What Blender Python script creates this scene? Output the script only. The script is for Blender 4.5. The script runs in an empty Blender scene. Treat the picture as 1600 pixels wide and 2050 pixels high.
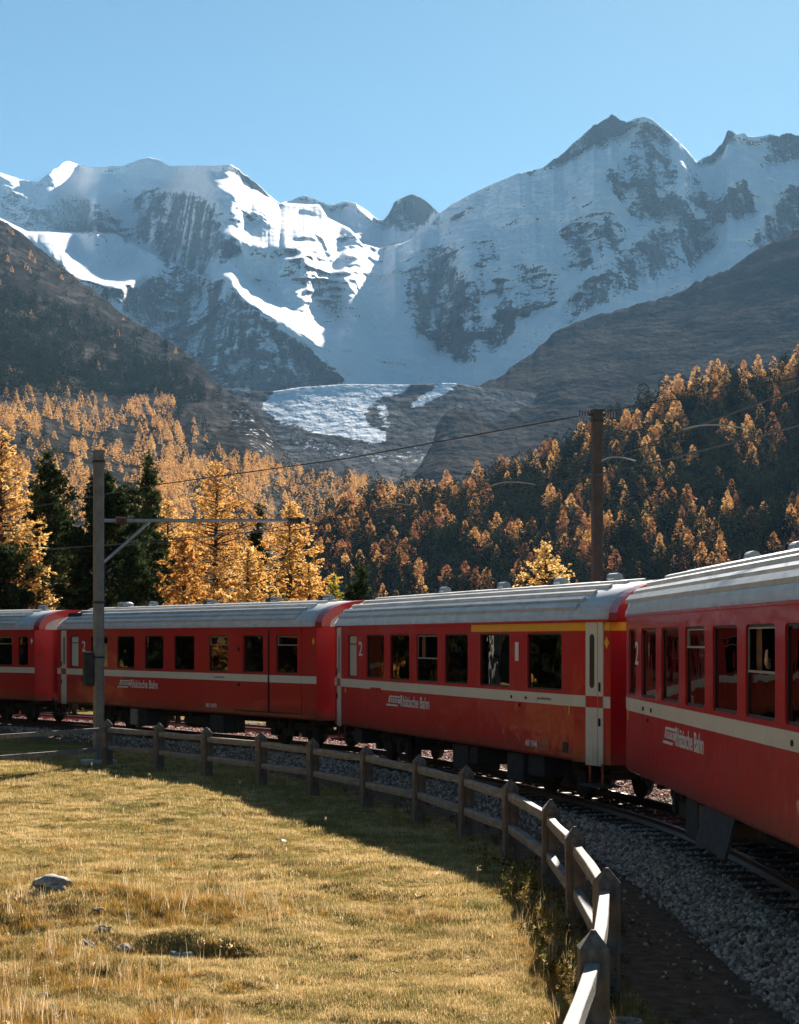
import bpy, math, random
import numpy as np
from mathutils import Vector, Matrix, geometry
random.seed(7)
RNG = np.random.default_rng(11)
SC = bpy.context.scene
COL = SC.collection
PI = math.pi
R = math.radians
F = 4000.0        # focal length in units of the 1600 px wide frame
HZ = 1280.0       # horizon row in that frame
CAMZ = 2.65       # camera height above the rail heads

# ------------------------------------------------------------------ camera
cam_data = bpy.data.cameras.new('camera')
cam = bpy.data.objects.new('camera', cam_data)
COL.objects.link(cam)
cam.location = (0, 0, CAMZ)
cam.rotation_euler = (R(90), 0, 0)
cam_data.sensor_fit = 'HORIZONTAL'
cam_data.sensor_width = 36.0
cam_data.lens = 36.0 * F / 1600.0
cam_data.shift_y = (HZ - 1025.0) / 1600.0
cam_data.clip_start = 0.3
cam_data.clip_end = 60000.0
SC.camera = cam

# ------------------------------------------------------------------ light
SUN_EL, SUN_AZ = 22.3, 12.7       # azimuth clockwise from +Y (towards +X)
world = bpy.data.worlds.new('World')
SC.world = world
world.use_nodes = True
wn = world.node_tree.nodes
wl = world.node_tree.links
for n in list(wn):
    wn.remove(n)
w_out = wn.new('ShaderNodeOutputWorld')
w_bg = wn.new('ShaderNodeBackground')
w_sky = wn.new('ShaderNodeTexSky')
w_sky.sky_type = 'NISHITA'
w_sky.sun_disc = False
w_sky.sun_elevation = R(SUN_EL)
w_sky.sun_rotation = R(SUN_AZ)
w_sky.altitude = 1900.0
w_sky.air_density = 0.95
w_sky.dust_density = 0.5
w_sky.ozone_density = 1.5
w_bg.inputs['Strength'].default_value = 0.05
w_mul = wn.new('ShaderNodeMix'); w_mul.data_type = 'RGBA'; w_mul.blend_type = 'MULTIPLY'
w_mul.inputs[0].default_value = 1.0
w_mul.inputs[7].default_value = (.31, .475, .495, 1)      # clear mountain air, cyan blue
wl.new(w_sky.outputs[0], w_mul.inputs[6])
wl.new(w_mul.outputs[2], w_bg.inputs['Color'])
wl.new(w_bg.outputs[0], w_out.inputs['Surface'])
sun_data = bpy.data.lights.new('sun', 'SUN')
sun_data.energy = 5.0
sun_data.angle = R(0.5)
sun_data.color = (1.0, 0.92, 0.82)
sun = bpy.data.objects.new('sun', sun_data)
COL.objects.link(sun)
SUNV = Vector((math.sin(R(SUN_AZ)) * math.cos(R(SUN_EL)), math.cos(R(SUN_AZ)) * math.cos(R(SUN_EL)), math.sin(R(SUN_EL))))
sun.rotation_euler = SUNV.to_track_quat('Z', 'Y').to_euler()
sun.location = (60, 200, 90)
SC.view_settings.view_transform = 'Standard'
SC.view_settings.look = 'None'
SC.view_settings.gamma = 1.0
SC.view_settings.use_curve_mapping = False
SC.view_settings.exposure = 1.82
SC.render.engine = 'CYCLES'
SC.cycles.use_denoising = True
SC.cycles.max_bounces = 8
SC.cycles.transparent_max_bounces = 24
SC.cycles.volume_bounces = 0
SC.cycles.caustics_reflective = False
SC.cycles.caustics_refractive = False

# ------------------------------------------------------------------ helpers
def at(u, v, d):
    return Vector(((u - 800.0) / F * d, d, CAMZ + (HZ - v) / F * d))

def link(o):
    COL.objects.link(o)
    return o

def tag(o, label=None, cat=None, group=None, kind=None):
    if label: o['label'] = label
    if cat: o['category'] = cat
    if group: o['group'] = group
    if kind: o['kind'] = kind
    return o

def thing(name, label, cat, loc=(0, 0, 0), rz=0.0, group=None):
    o = bpy.data.objects.new(name, None)
    o.empty_display_size = 0.3
    o.location = loc
    o.rotation_euler = (0, 0, rz)
    link(o)
    return tag(o, label, cat, group)

def np_mesh(name, V, Fq, mat=None, smooth=False):
    """V (n,3) float, Fq (m,3 or 4) int -> mesh"""
    V = np.ascontiguousarray(V, dtype=np.float32)
    Fq = np.ascontiguousarray(Fq, dtype=np.int32)
    me = bpy.data.meshes.new(name)
    k = Fq.shape[1]
    me.vertices.add(len(V))
    me.vertices.foreach_set('co', V.ravel())
    me.loops.add(len(Fq) * k)
    me.loops.foreach_set('vertex_index', Fq.ravel())
    me.polygons.add(len(Fq))
    me.polygons.foreach_set('loop_start', np.arange(0, len(Fq) * k, k, dtype=np.int32))
    me.polygons.foreach_set('loop_total', np.full(len(Fq), k, dtype=np.int32))
    me.update(calc_edges=True)
    if smooth:
        me.polygons.foreach_set('use_smooth', np.ones(len(Fq), dtype=bool))
    if mat: me.materials.append(mat)
    return me

def add_attr(me, name, arr):
    a = me.attributes.new(name, 'FLOAT', 'POINT')
    a.data.foreach_set('value', np.ascontiguousarray(arr, dtype=np.float32).ravel())

def grid_faces(nr, nc):
    r = np.arange(nr - 1)[:, None] * nc
    c = np.arange(nc - 1)[None, :]
    a = (r + c).ravel()
    return np.stack([a, a + 1, a + nc + 1, a + nc], 1)

class MB:
    """collects faces for ONE mesh"""
    def __init__(self):
        self.v = []; self.f = []
    def add(self, vs, fs):
        b = len(self.v)
        self.v += [tuple(p) for p in vs]
        self.f += [tuple(b + i for i in f) for f in fs]
        return self
    def box(self, x0, x1, y0, y1, z0, z1):
        vs = [(x0, y0, z0), (x1, y0, z0), (x1, y1, z0), (x0, y1, z0), (x0, y0, z1), (x1, y0, z1), (x1, y1, z1), (x0, y1, z1)]
        return self.add(vs, [(0, 3, 2, 1), (4, 5, 6, 7), (0, 1, 5, 4), (1, 2, 6, 5), (2, 3, 7, 6), (3, 0, 4, 7)])
    def bevbox(self, x0, x1, y0, y1, z0, z1, b=0.01):
        # vertical edges and top edges chamfered
        P = lambda i, z: [(x0 + i + b, y0 + i, z), (x1 - i - b, y0 + i, z), (x1 - i, y0 + i + b, z), (x1 - i, y1 - i - b, z), (x1 - i - b, y1 - i, z), (x0 + i + b, y1 - i, z), (x0 + i, y1 - i - b, z), (x0 + i, y0 + i + b, z)]
        vs = P(b * .6, z0) + P(0, z0 + b) + P(0, z1 - b) + P(b * .6, z1)
        fs = [tuple(reversed(range(8))), tuple(range(24, 32))]
        for k in range(3):
            for i in range(8):
                j = (i + 1) % 8
                fs.append((k * 8 + i, k * 8 + j, k * 8 + 8 + j, k * 8 + 8 + i))
        return self.add(vs, fs)
    def bar(self, p0, p1, w, h, up=(0, 0, 1)):
        p0 = Vector(p0); p1 = Vector(p1); d = (p1 - p0).normalized()
        s = d.cross(Vector(up)).normalized() * w / 2
        t = s.cross(d).normalized() * h / 2
        vs = [p0 - s - t, p0 + s - t, p0 + s + t, p0 - s + t, p1 - s - t, p1 + s - t, p1 + s + t, p1 - s + t]
        return self.add(vs, [(0, 1, 2, 3), (7, 6, 5, 4), (0, 4, 5, 1), (1, 5, 6, 2), (2, 6, 7, 3), (3, 7, 4, 0)])
    def tube(self, pts, r, n=8, caps=True):
        pts = [Vector(p) for p in pts]
        rs = r if isinstance(r, (list, tuple)) else [r] * len(pts)
        b = len(self.v); prev = None
        for i, p in enumerate(pts):
            d = (pts[min(i + 1, len(pts) - 1)] - pts[max(i - 1, 0)]).normalized()
            ref = Vector((0, 0, 1)) if abs(d.z) < .9 else Vector((1, 0, 0))
            s = d.cross(ref).normalized(); t = s.cross(d).normalized()
            for k in range(n):
                a = 2 * PI * k / n
                self.v.append(tuple(p + s * math.cos(a) * rs[i] + t * math.sin(a) * rs[i]))
        for i in range(len(pts) - 1):
            for k in range(n):
                j = (k + 1) % n
                self.f.append((b + i * n + k, b + i * n + j, b + (i + 1) * n + j, b + (i + 1) * n + k))
        if caps:
            self.f.append(tuple(b + k for k in reversed(range(n))))
            self.f.append(tuple(b + (len(pts) - 1) * n + k for k in range(n)))
        return self
    def sweep(self, prof, x0, x1, closed=False):
        """profile [(y,z)] extruded along x"""
        n = len(prof)
        vs = [(x0, y, z) for y, z in prof] + [(x1, y, z) for y, z in prof]
        fs = [(i, i + 1, n + i + 1, n + i) for i in range(n - 1)]
        if closed: fs.append((n - 1, 0, n, 2 * n - 1)); fs += [tuple(reversed(range(n))), tuple(range(n, 2 * n))]
        return self.add(vs, fs)
    def mesh(self, name, mat=None, smooth=False):
        me = bpy.data.meshes.new(name)
        me.from_pydata(self.v, [], self.f)
        me.update()
        if smooth: me.polygons.foreach_set('use_smooth', [True] * len(me.polygons))
        if mat: me.materials.append(mat)
        return me
    def build(self, name, mat=None, parent=None, smooth=False, loc=None):
        o = bpy.data.objects.new(name, self.mesh(name, mat, smooth))
        link(o)
        if parent: o.parent = parent
        if loc: o.location = loc
        return o

def obj(name, me, parent=None, loc=None):
    o = bpy.data.objects.new(name, me)
    link(o)
    if parent: o.parent = parent
    if loc is not None: o.location = loc
    return o

def recalc(o):
    import bmesh
    bm = bmesh.new(); bm.from_mesh(o.data)
    bmesh.ops.recalc_face_normals(bm, faces=bm.faces)
    bm.to_mesh(o.data); bm.free()
    return o

# --- value/gradient noise in numpy
def _hash(ix, iy, iz, seed):
    n = (ix * 374761393 + iy * 668265263 + iz * 2147483647 + seed * 1274126177) & 0xFFFFFFFF
    n = ((n ^ (n >> 13)) * 1274126177) & 0xFFFFFFFF
    n = (n ^ (n >> 16)) & 0xFFFFFFFF
    return n / 4294967295.0
def vnoise(x, y, z=None, seed=0):
    x = np.asarray(x, dtype=np.float64); y = np.asarray(y, dtype=np.float64)
    z = np.zeros_like(x) if z is None else np.asarray(z, dtype=np.float64)
    ix = np.floor(x).astype(np.int64); iy = np.floor(y).astype(np.int64); iz = np.floor(z).astype(np.int64)
    fx = x - ix; fy = y - iy; fz = z - iz
    fx = fx * fx * (3 - 2 * fx); fy = fy * fy * (3 - 2 * fy); fz = fz * fz * (3 - 2 * fz)
    r = 0
    for a in (0, 1):
        for b in (0, 1):
            for c in (0, 1):
                w = (fx if a else 1 - fx) * (fy if b else 1 - fy) * (fz if c else 1 - fz)
                r = r + w * _hash(ix + a, iy + b, iz + c, seed)
    return r * 2 - 1
def fbm(x, y, z=None, octv=5, gain=.5, lac=2.03, seed=0, ridged=False):
    r = 0; a = 1.0; s = 0
    for i in range(octv):
        n = vnoise(x, y, z, seed + i * 17)
        if ridged: n = 1 - 2 * np.abs(n)
        r = r + a * n; s += a; a *= gain
        x = np.asarray(x) * lac + 3.1; y = np.asarray(y) * lac + 7.7
        if z is not None: z = np.asarray(z) * lac + 1.3
    return r / s
def blur(A, sr, sc):
    """gaussian blur rows/cols by FFT with edge padding"""
    pr, pc = int(3 * sr) + 1, int(3 * sc) + 1
    B = np.pad(A, ((pr, pr), (pc, pc)), mode='edge')
    fr = np.fft.fftfreq(B.shape[0])[:, None]; fc = np.fft.fftfreq(B.shape[1])[None, :]
    G = np.exp(-2 * (PI ** 2) * ((fr * sr) ** 2 + (fc * sc) ** 2))
    B = np.real(np.fft.ifft2(np.fft.fft2(B) * G))
    return B[pr:pr + A.shape[0], pc:pc + A.shape[1]]
def inpoly(U, V, poly):
    res = np.zeros(U.shape, dtype=bool)
    n = len(poly)
    for i in range(n):
        x0, y0 = poly[i]; x1, y1 = poly[(i + 1) % n]
        if y0 == y1: continue
        c = (y0 > V) != (y1 > V)
        res ^= c & (U < (x1 - x0) * (V - y0) / (y1 - y0) + x0)
    return res
def smooth01(t):
    t = np.clip(t, 0, 1)
    return t * t * (3 - 2 * t)

# --- node materials
class NT:
    def __init__(self, name, disp=False):
        self.m = bpy.data.materials.new(name)
        self.m.use_nodes = True
        self.t = self.m.node_tree
        self.p = self.t.nodes['Principled BSDF']
        self.out = self.t.nodes['Material Output']
        self._co = {}
    def n(self, typ, **kw):
        nd = self.t.nodes.new(typ)
        for k, v in kw.items(): setattr(nd, k, v)
        return nd
    def l(self, a, b): self.t.links.new(a, b)
    def setv(self, nd, **kw):
        for k, v in kw.items(): nd.inputs[k.replace('_', ' ')].default_value = v
        return nd
    def co(self, kind='Object', scale=None):
        tc = self._co.get('tc') or self.n('ShaderNodeTexCoord'); self._co['tc'] = tc
        if scale is None: return tc.outputs[kind]
        mp = self.n('ShaderNodeMapping'); mp.inputs['Scale'].default_value = scale
        self.l(tc.outputs[kind], mp.inputs['Vector'])
        return mp.outputs[0]
    def noise(self, scale, detail=4, rough=.55, co=None, dist=0.0):
        nd = self.n('ShaderNodeTexNoise')
        nd.inputs['Scale'].default_value = scale; nd.inputs['Detail'].default_value = detail
        nd.inputs['Roughness'].default_value = rough; nd.inputs['Distortion'].default_value = dist
        self.l(co if co is not None else self.co(), nd.inputs['Vector'])
        return nd.outputs['Fac']
    def ramp(self, fac, stops, interp='LINEAR'):
        nd = self.n('ShaderNodeValToRGB'); cr = nd.color_ramp; cr.interpolation = interp
        while len(cr.elements) < len(stops): cr.elements.new(.5)
        for e, (p, c) in zip(cr.elements, stops):
            e.position = p
            if not hasattr(c, '__len__'): c = (c, c, c)
            e.color = tuple(c) + (1,)
        self.l(fac, nd.inputs[0])
        return nd.outputs[0]
    def mix(self, fac, a, b, typ='MIX'):
        nd = self.n('ShaderNodeMix', data_type='RGBA', blend_type=typ)
        for i, v in ((0, fac), (6, a), (7, b)):
            if hasattr(v, 'is_linked') or hasattr(v, 'links'): self.l(v, nd.inputs[i])
            elif hasattr(v, '__len__'): nd.inputs[i].default_value = tuple(v) + ((1,) if len(v) == 3 else ())
            else: nd.inputs[i].default_value = v
        return nd.outputs[2]
    def math(self, op, a, b=0.0, c=None, clamp=False):
        nd = self.n('ShaderNodeMath', operation=op, use_clamp=clamp)
        for i, v in enumerate((a, b) + ((c,) if c is not None else ())):
            if hasattr(v, 'links'): self.l(v, nd.inputs[i])
            else: nd.inputs[i].default_value = v
        return nd.outputs[0]
    def attr(self, name, typ='GEOMETRY', out='Fac'):
        nd = self.n('ShaderNodeAttribute', attribute_name=name, attribute_type=typ)
        return nd.outputs[out]
    def bump(self, h, dist=.01, strength=1.0):
        nd = self.n('ShaderNodeBump'); nd.inputs['Distance'].default_value = dist; nd.inputs['Strength'].default_value = strength
        self.l(h, nd.inputs['Height']); self.l(nd.outputs[0], self.p.inputs['Normal'])
        return nd.outputs[0]
    def col(self, c):
        if hasattr(c, 'links'): self.l(c, self.p.inputs['Base Color'])
        else: self.p.inputs['Base Color'].default_value = tuple(c) + (1,)
        return self
    def rough(self, r, spec=None):
        if hasattr(r, 'links'): self.l(r, self.p.inputs['Roughness'])
        else: self.p.inputs['Roughness'].default_value = r
        if spec is not None: self.p.inputs['Specular IOR Level'].default_value = spec
        return self
# ------------------------------------------------------------------ far mountains
def interp(poly, u):
    p = np.array(poly, dtype=float)
    return np.interp(u, p[:, 0], p[:, 1])

RIDGE = [(-300, 300), (-150, 330), (0, 345), (40, 358), (75, 365), (100, 345), (135, 322), (180, 335), (250, 331), (280, 318), (300, 315), (320, 320),
         (340, 332), (400, 331), (430, 331), (465, 330), (500, 355), (540, 390), (560, 408), (575, 402), (610, 391), (640, 402), (657, 409), (668, 410), (690, 402), (712, 406),
         (740, 425), (757, 440), (768, 440), (778, 428), (790, 405), (805, 394), (825, 389), (845, 397), (858, 408), (880, 426), (905, 408), (950, 385), (1000, 362), (1040, 346),
         (1085, 336), (1120, 312), (1150, 285), (1175, 262), (1200, 244), (1225, 230), (1240, 238), (1255, 246), (1270, 238), (1290, 233), (1305, 238),
         (1325, 254), (1350, 275), (1375, 300), (1395, 324), (1410, 314), (1430, 306), (1445, 288), (1456, 264), (1466, 262), (1476, 270), (1490, 266), (1500, 274),
         (1530, 272), (1545, 268), (1560, 274), (1575, 266), (1600, 272), (1680, 250), (1780, 290), (1900, 270)]
ROCKS = [
 ([(240, 400), (300, 385), (380, 385), (410, 400), (450, 470), (475, 525), (380, 520), (330, 520), (285, 470), (270, 430)], .62),
 ([(0, 372), (60, 400), (140, 395), (200, 410), (235, 470), (60, 468), (0, 440)], .42),
 ([(150, 320), (130, 325), (95, 350), (110, 358), (135, 335)], .5),
 ([(195, 415), (240, 455), (235, 472), (170, 470), (120, 465), (160, 440)], .6),
 ([(240, 470), (270, 458), (290, 465), (280, 490), (250, 485)], .7),
 ([(310, 500), (350, 520), (340, 540), (315, 520)], .85),
 ([(330, 540), (400, 530), (425, 560), (470, 590), (530, 640), (570, 680), (640, 720), (690, 772), (560, 800), (440, 790), (380, 760), (330, 690), (260, 640), (200, 600), (160, 560), (230, 580), (290, 575)], .66),
 ([(330, 470), (400, 500), (430, 560), (400, 570), (330, 530), (300, 500)], .45),
 ([(405, 392), (425, 420), (455, 470), (475, 510), (455, 500), (430, 470), (405, 430)], .92),
 ([(462, 328), (500, 352), (548, 405), (530, 398), (490, 365)], .95),
 ([(488, 400), (520, 425), (500, 470), (490, 440)], .6),
 ([(570, 490), (640, 520), (690, 600), (660, 640), (610, 590), (570, 540)], .42),
 ([(560, 412), (610, 388), (655, 410), (610, 414)], .4),
 ([(772, 440), (788, 404), (825, 385), (856, 404), (878, 430), (850, 455), (810, 460), (780, 452)], .78),
 ([(840, 520), (880, 490), (905, 440), (920, 420), (900, 470), (920, 520), (880, 530)], .55),
 ([(830, 530), (870, 505), (930, 545), (960, 600), (970, 680), (945, 730), (915, 728), (870, 700), (830, 650), (812, 600)], .84),
 ([(975, 660), (1010, 630), (1035, 640), (1025, 680), (985, 715), (972, 690)], .9),
 ([(940, 520), (1000, 560), (1050, 600), (1060, 640), (1010, 640), (960, 600)], .5),
 ([(950, 480), (1000, 480), (1005, 520), (960, 530)], .5),
 ([(1100, 320), (1150, 285), (1225, 226), (1262, 246), (1235, 285), (1190, 295), (1150, 318), (1110, 330)], .85),
 ([(1040, 346), (1085, 332), (1090, 345), (1050, 358)], .85),
 ([(1215, 360), (1260, 310), (1290, 255), (1345, 280), (1360, 350), (1320, 390), (1260, 410), (1220, 395)], .62),
 ([(1260, 420), (1330, 370), (1380, 410), (1360, 440), (1270, 460)], .55),
 ([(1380, 350), (1395, 335), (1400, 380), (1440, 390), (1450, 420), (1440, 450), (1380, 410)], .75),
 ([(1430, 420), (1490, 355), (1510, 370), (1505, 440), (1470, 450)], .82),
 ([(1130, 450), (1240, 440), (1260, 470), (1200, 540), (1140, 540), (1130, 490)], .62),
 ([(1280, 480), (1380, 440), (1440, 470), (1420, 520), (1330, 560), (1240, 590), (1130, 655), (1120, 630), (1190, 560)], .66),
 ([(1040, 520), (1120, 560), (1110, 620), (1050, 640), (1030, 600)], .5),
 ([(1525, 340), (1560, 272), (1600, 262), (1700, 240), (1700, 330), (1600, 320)], .75),
 ([(1405, 330), (1455, 258), (1470, 262), (1440, 315)], .85),
 ([(1500, 500), (1560, 410), (1600, 370), (1900, 300), (1900, 500), (1600, 500)], .82),
]
LITS = [
 ([(125, 338), (170, 342), (215, 352), (216, 378), (190, 385), (222, 430), (165, 395), (130, 362)], 1),
 ([(55, 468), (172, 468), (180, 545), (230, 525), (287, 530), (287, 555), (235, 580), (160, 560), (100, 515)], 1),
 ([(212, 366), (300, 362), (385, 370), (408, 388), (380, 382), (300, 374), (215, 378)], .9),
 ([(288, 316), (320, 319), (342, 352), (332, 350), (312, 330)], 1),
 ([(398, 331), (418, 334), (432, 355), (470, 365), (525, 388), (552, 410), (560, 432), (510, 420), (470, 392), (430, 378), (412, 360)], 1),
 ([(436, 440), (480, 462), (545, 468), (600, 450), (640, 438), (700, 455), (745, 470), (720, 495), (760, 505), (810, 495), (852, 472), (842, 508), (800, 525), (795, 562), (745, 548), (690, 552), (645, 545), (560, 510), (490, 490), (450, 468)], 1),
 ([(552, 408), (640, 412), (655, 430), (645, 450), (600, 470), (540, 455)], 1),
 ([(690, 402), (712, 404), (752, 438), (740, 445), (715, 420)], .9),
 ([(172, 430), (245, 462), (200, 455)], .8),
 ([(410, 520), (500, 560), (545, 605), (620, 640), (685, 665), (705, 700), (650, 695), (560, 640), (500, 612), (455, 570)], 1),
 ([(455, 410), (480, 405), (530, 420), (500, 430)], .9),
 ([(700, 640), (720, 690), (700, 700), (640, 660), (600, 620), (650, 630)], .8),
 ([(620, 690), (680, 712), (692, 745), (660, 730)], .6),
 ([(1318, 246), (1345, 268), (1396, 326), (1380, 315), (1340, 280)], .8),
 ([(880, 485), (908, 488), (905, 498)], .7),
 ([(850, 470), (846, 500), (800, 510), (780, 545), (760, 530), (800, 500)], .6),
]
JUMPS = [([(-300, 420), (-60, 420), (0, 440), (55, 466), (172, 468), (230, 470), (285, 500), (330, 520), (420, 560)], .46),
         ([(530, 396), (556, 405), (575, 410), (640, 413), (655, 438), (700, 460), (725, 490), (760, 498), (805, 488), (850, 468), (885, 420)], .17)]
def snow_material():
    t = NT('snow_and_rock')
    rock = t.attr('rock')
    lay = t.co('Object', (.004, .004, .012))
    n1 = t.noise(1.6, 9, .68, lay, .6)
    n2 = t.noise(9.0, 6, .7, lay)
    n3 = t.noise(30.0, 4, .75, t.co('Object', (.004, .004, .008)), .4)
    gu = t.noise(7.0, 5, .7, t.co('Object', (.006, .004, .0012)), .8)
    geo = t.n('ShaderNodeNewGeometry'); sep = t.n('ShaderNodeSeparateXYZ'); t.l(geo.outputs['Normal'], sep.inputs[0])
    f = t.math('MULTIPLY', rock, .92)
    for nn, k in ((n1, 1.3), (n2, 1.4), (n3, 1.3), (gu, 1.2)):
        f = t.math('ADD', f, t.math('MULTIPLY', t.math('SUBTRACT', nn, .5), k))
    f = t.math('ADD', f, t.math('MULTIPLY', t.math('SUBTRACT', .62, sep.outputs[2]), .35))
    f = t.math('ADD', f, t.math('MULTIPLY', t.attr('rib'), t.math('MULTIPLY_ADD', rock, .80, .10)))
    fac = t.ramp(f, [(.45, 0.0), (.54, 1.0)])
    rc = t.ramp(n3, [(.35, (.028, .025, .024)), (.65, (.13, .115, .10))])
    sc = t.ramp(n1, [(.3, (.86, .88, .91)), (.6, (.93, .94, .95))])
    t.col(t.mix(fac, sc, rc)).rough(.75, .2)
    t.bump(t.math('ADD', t.math('MULTIPLY', t.math('ADD', t.noise(9.0, 4, .6, lay), gu), .45), t.noise(1.6, 4, .5, lay)), 70.0, .55)
    return t.m
def make_snow_mountains():
    nc, nr = 860, 330
    u = np.linspace(-300, 1880, nc)
    rv = interp(RIDGE, u)
    jag = fbm(u / 9.0, u * 0, octv=3, seed=5) * 2.6
    rockr = np.zeros(nc)
    for poly, a in ROCKS:
        rockr = np.maximum(rockr, inpoly(u, rv + 6, poly) * a)
    rv = rv + jag * (.35 + 1.3 * rockr)
    s = np.linspace(0, 1, nr)[:, None]
    base = 812.0
    V = base + (rv[None, :] - base) * s
    U = np.repeat(u[None, :], nr, 0)
    wu = U + 14 * fbm(U / 30, V / 30, octv=4, seed=1); wv = V + 12 * fbm(U / 30, V / 30, octv=4, seed=2)
    lit = np.zeros(U.shape); rock = np.zeros(U.shape)
    brk = fbm(U / 34 + V / 50, V / 8, octv=4, gain=.6, seed=77)
    for i, (poly, a) in enumerate(LITS):
        q = inpoly(U + (wu - U) * .5, V + (wv - V) * .5, poly) * a
        if i in (5, 11): q = q * smooth01((brk + .10) / .22)      # broken by shaded steps
        elif i != 1: q = q * smooth01((brk + .5) / .25)
        lit = np.maximum(lit, q)
    b2 = fbm(U / 30 + V / 26, V / 7 - U / 60, octv=4, gain=.65, seed=12)
    reg = blur(inpoly(U, V, [(60, 352), (300, 335), (540, 400), (700, 470), (730, 690), (640, 690), (420, 550), (250, 470), (60, 440)]).astype(float), 6, 6)
    reg2 = blur(inpoly(U, V, [(900, 420), (1200, 300), (1500, 330), (1440, 560), (1050, 640), (900, 520)]).astype(float), 8, 8)
    lit = np.maximum(lit, smooth01((b2 - .20) / .12) * reg * .9)
    lit = np.maximum(lit, smooth01((b2 - .44) / .08) * reg2 * .7)
    for poly, a in ROCKS:
        rock = np.maximum(rock, inpoly(wu, wv, poly) * a)
    lit = blur(lit, 1.6, 1.6); rock = blur(rock, 4.5, 4.0)
    e = (HZ - V) / F
    steep = .62 + .35 * rock + .25 * fbm(U / 60, V / 40, octv=4, seed=9)
    # icefall in the middle lower part: rather gentle
    ice = blur((inpoly(wu, wv, [(640, 560), (840, 560), (830, 660), (900, 740), (930, 812), (700, 812), (690, 700)])).astype(float), 8, 8)
    steep = steep * (1 - .25 * ice)
    m = np.where(lit > .02, e + (1 - lit) * np.maximum(steep - e, .1) + lit * .060, steep)
    m = np.maximum(m, e + .055)
    dv = np.diff(V, axis=0)
    g = 1.0 / (m - e)
    gm = (g[1:] + g[:-1]) / 2
    inc = -dv / F * gm
    lm = (lit[1:] + lit[:-1]) / 2
    Gl = (inc * lm).sum(0); Gs = (inc * (1 - lm)).sum(0)
    T = blur((Gl + Gs)[None, :], 0, 75)[0]
    fs = np.clip((T - Gl) / Gs, .55, 1.7)
    gain = np.cumsum(inc * (lm + (1 - lm) * fs[None, :]), axis=0)
    gain = np.vstack([np.zeros((1, nc)), gain])
    lnD = gain
    lnD = blur(lnD, .8, 6.0)
    # hidden hollows: what stands above these lines is a good way farther off
    for line, dl in JUMPS:
        jl = interp(line, u); a = np.interp(u, [p[0] for p in line], [0] + [1] * (len(line) - 2) + [0], left=0, right=0)
        lnD = lnD + dl * blur(a[None, :], 0, 8) * smooth01((jl[None, :] - V) / 4.0)
    D0 = 5200.0 + 150 * np.sin(u / 300.0) + 800 * smooth01((u - 450) / 600.0)
    D = D0[None, :] * np.exp(lnD)
    X = (U - 800) / F * D; Z = (HZ - V) / F * D
    amp = (1 - .75 * np.clip(lit, 0, 1)) * (.55 + .75 * rock)
    rel = 230 * fbm(X / 520, D / 520, Z / 420, octv=3, seed=21, ridged=True) + 62 * fbm(X / 120, D / 120, Z / 110, octv=4, gain=.55, seed=33, ridged=True)
    edge = smooth01((1 - s) * 30) * .75 + .25
    flu = 140 * fbm(X / 95 + .3 * vnoise(Z / 200, D / 300), Z / 700, octv=4, gain=.55, seed=44, ridged=True)
    D = D + (rel + flu * (.25 + .9 * rock)) * amp * edge
    rib = fbm(X / 70 + .8 * vnoise(X / 300, Z / 300), Z / 230 + X / 400, octv=5, gain=.62, seed=91, ridged=True)
    rib = rib - blur(rib, 7, 7); rib = rib / rib.std() * .26
    X = (U - 800) / F * D; Z = CAMZ + (HZ - V) / F * D
    P = np.stack([X, D, Z], 2)
    back = []
    for dd, dz in ((60, 15), (220, 120), (700, 520), (1600, 1500)):
        Db = D[-1] + dd
        back.append(np.stack([X[-1] * Db / D[-1], Db, Z[-1] - dz], 1))
    P = np.concatenate([P, np.array(back)], 0)
    rockA = np.concatenate([rock, np.repeat(rock[-1:], 4, 0)], 0)
    ribA = np.concatenate([rib, np.repeat(rib[-1:], 4, 0)], 0)
    me = np_mesh('snow_mountains', P.reshape(-1, 3), grid_faces(nr + 4, nc), snow_material(), True)
    add_attr(me, 'rock', rockA); add_attr(me, 'rib', ribA)
    o = obj('snow_mountains', me)
    tag(o, 'snow covered mountain range with shaded north faces and bright sunlit ridges behind the valley', kind='structure')

make_snow_mountains()

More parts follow.
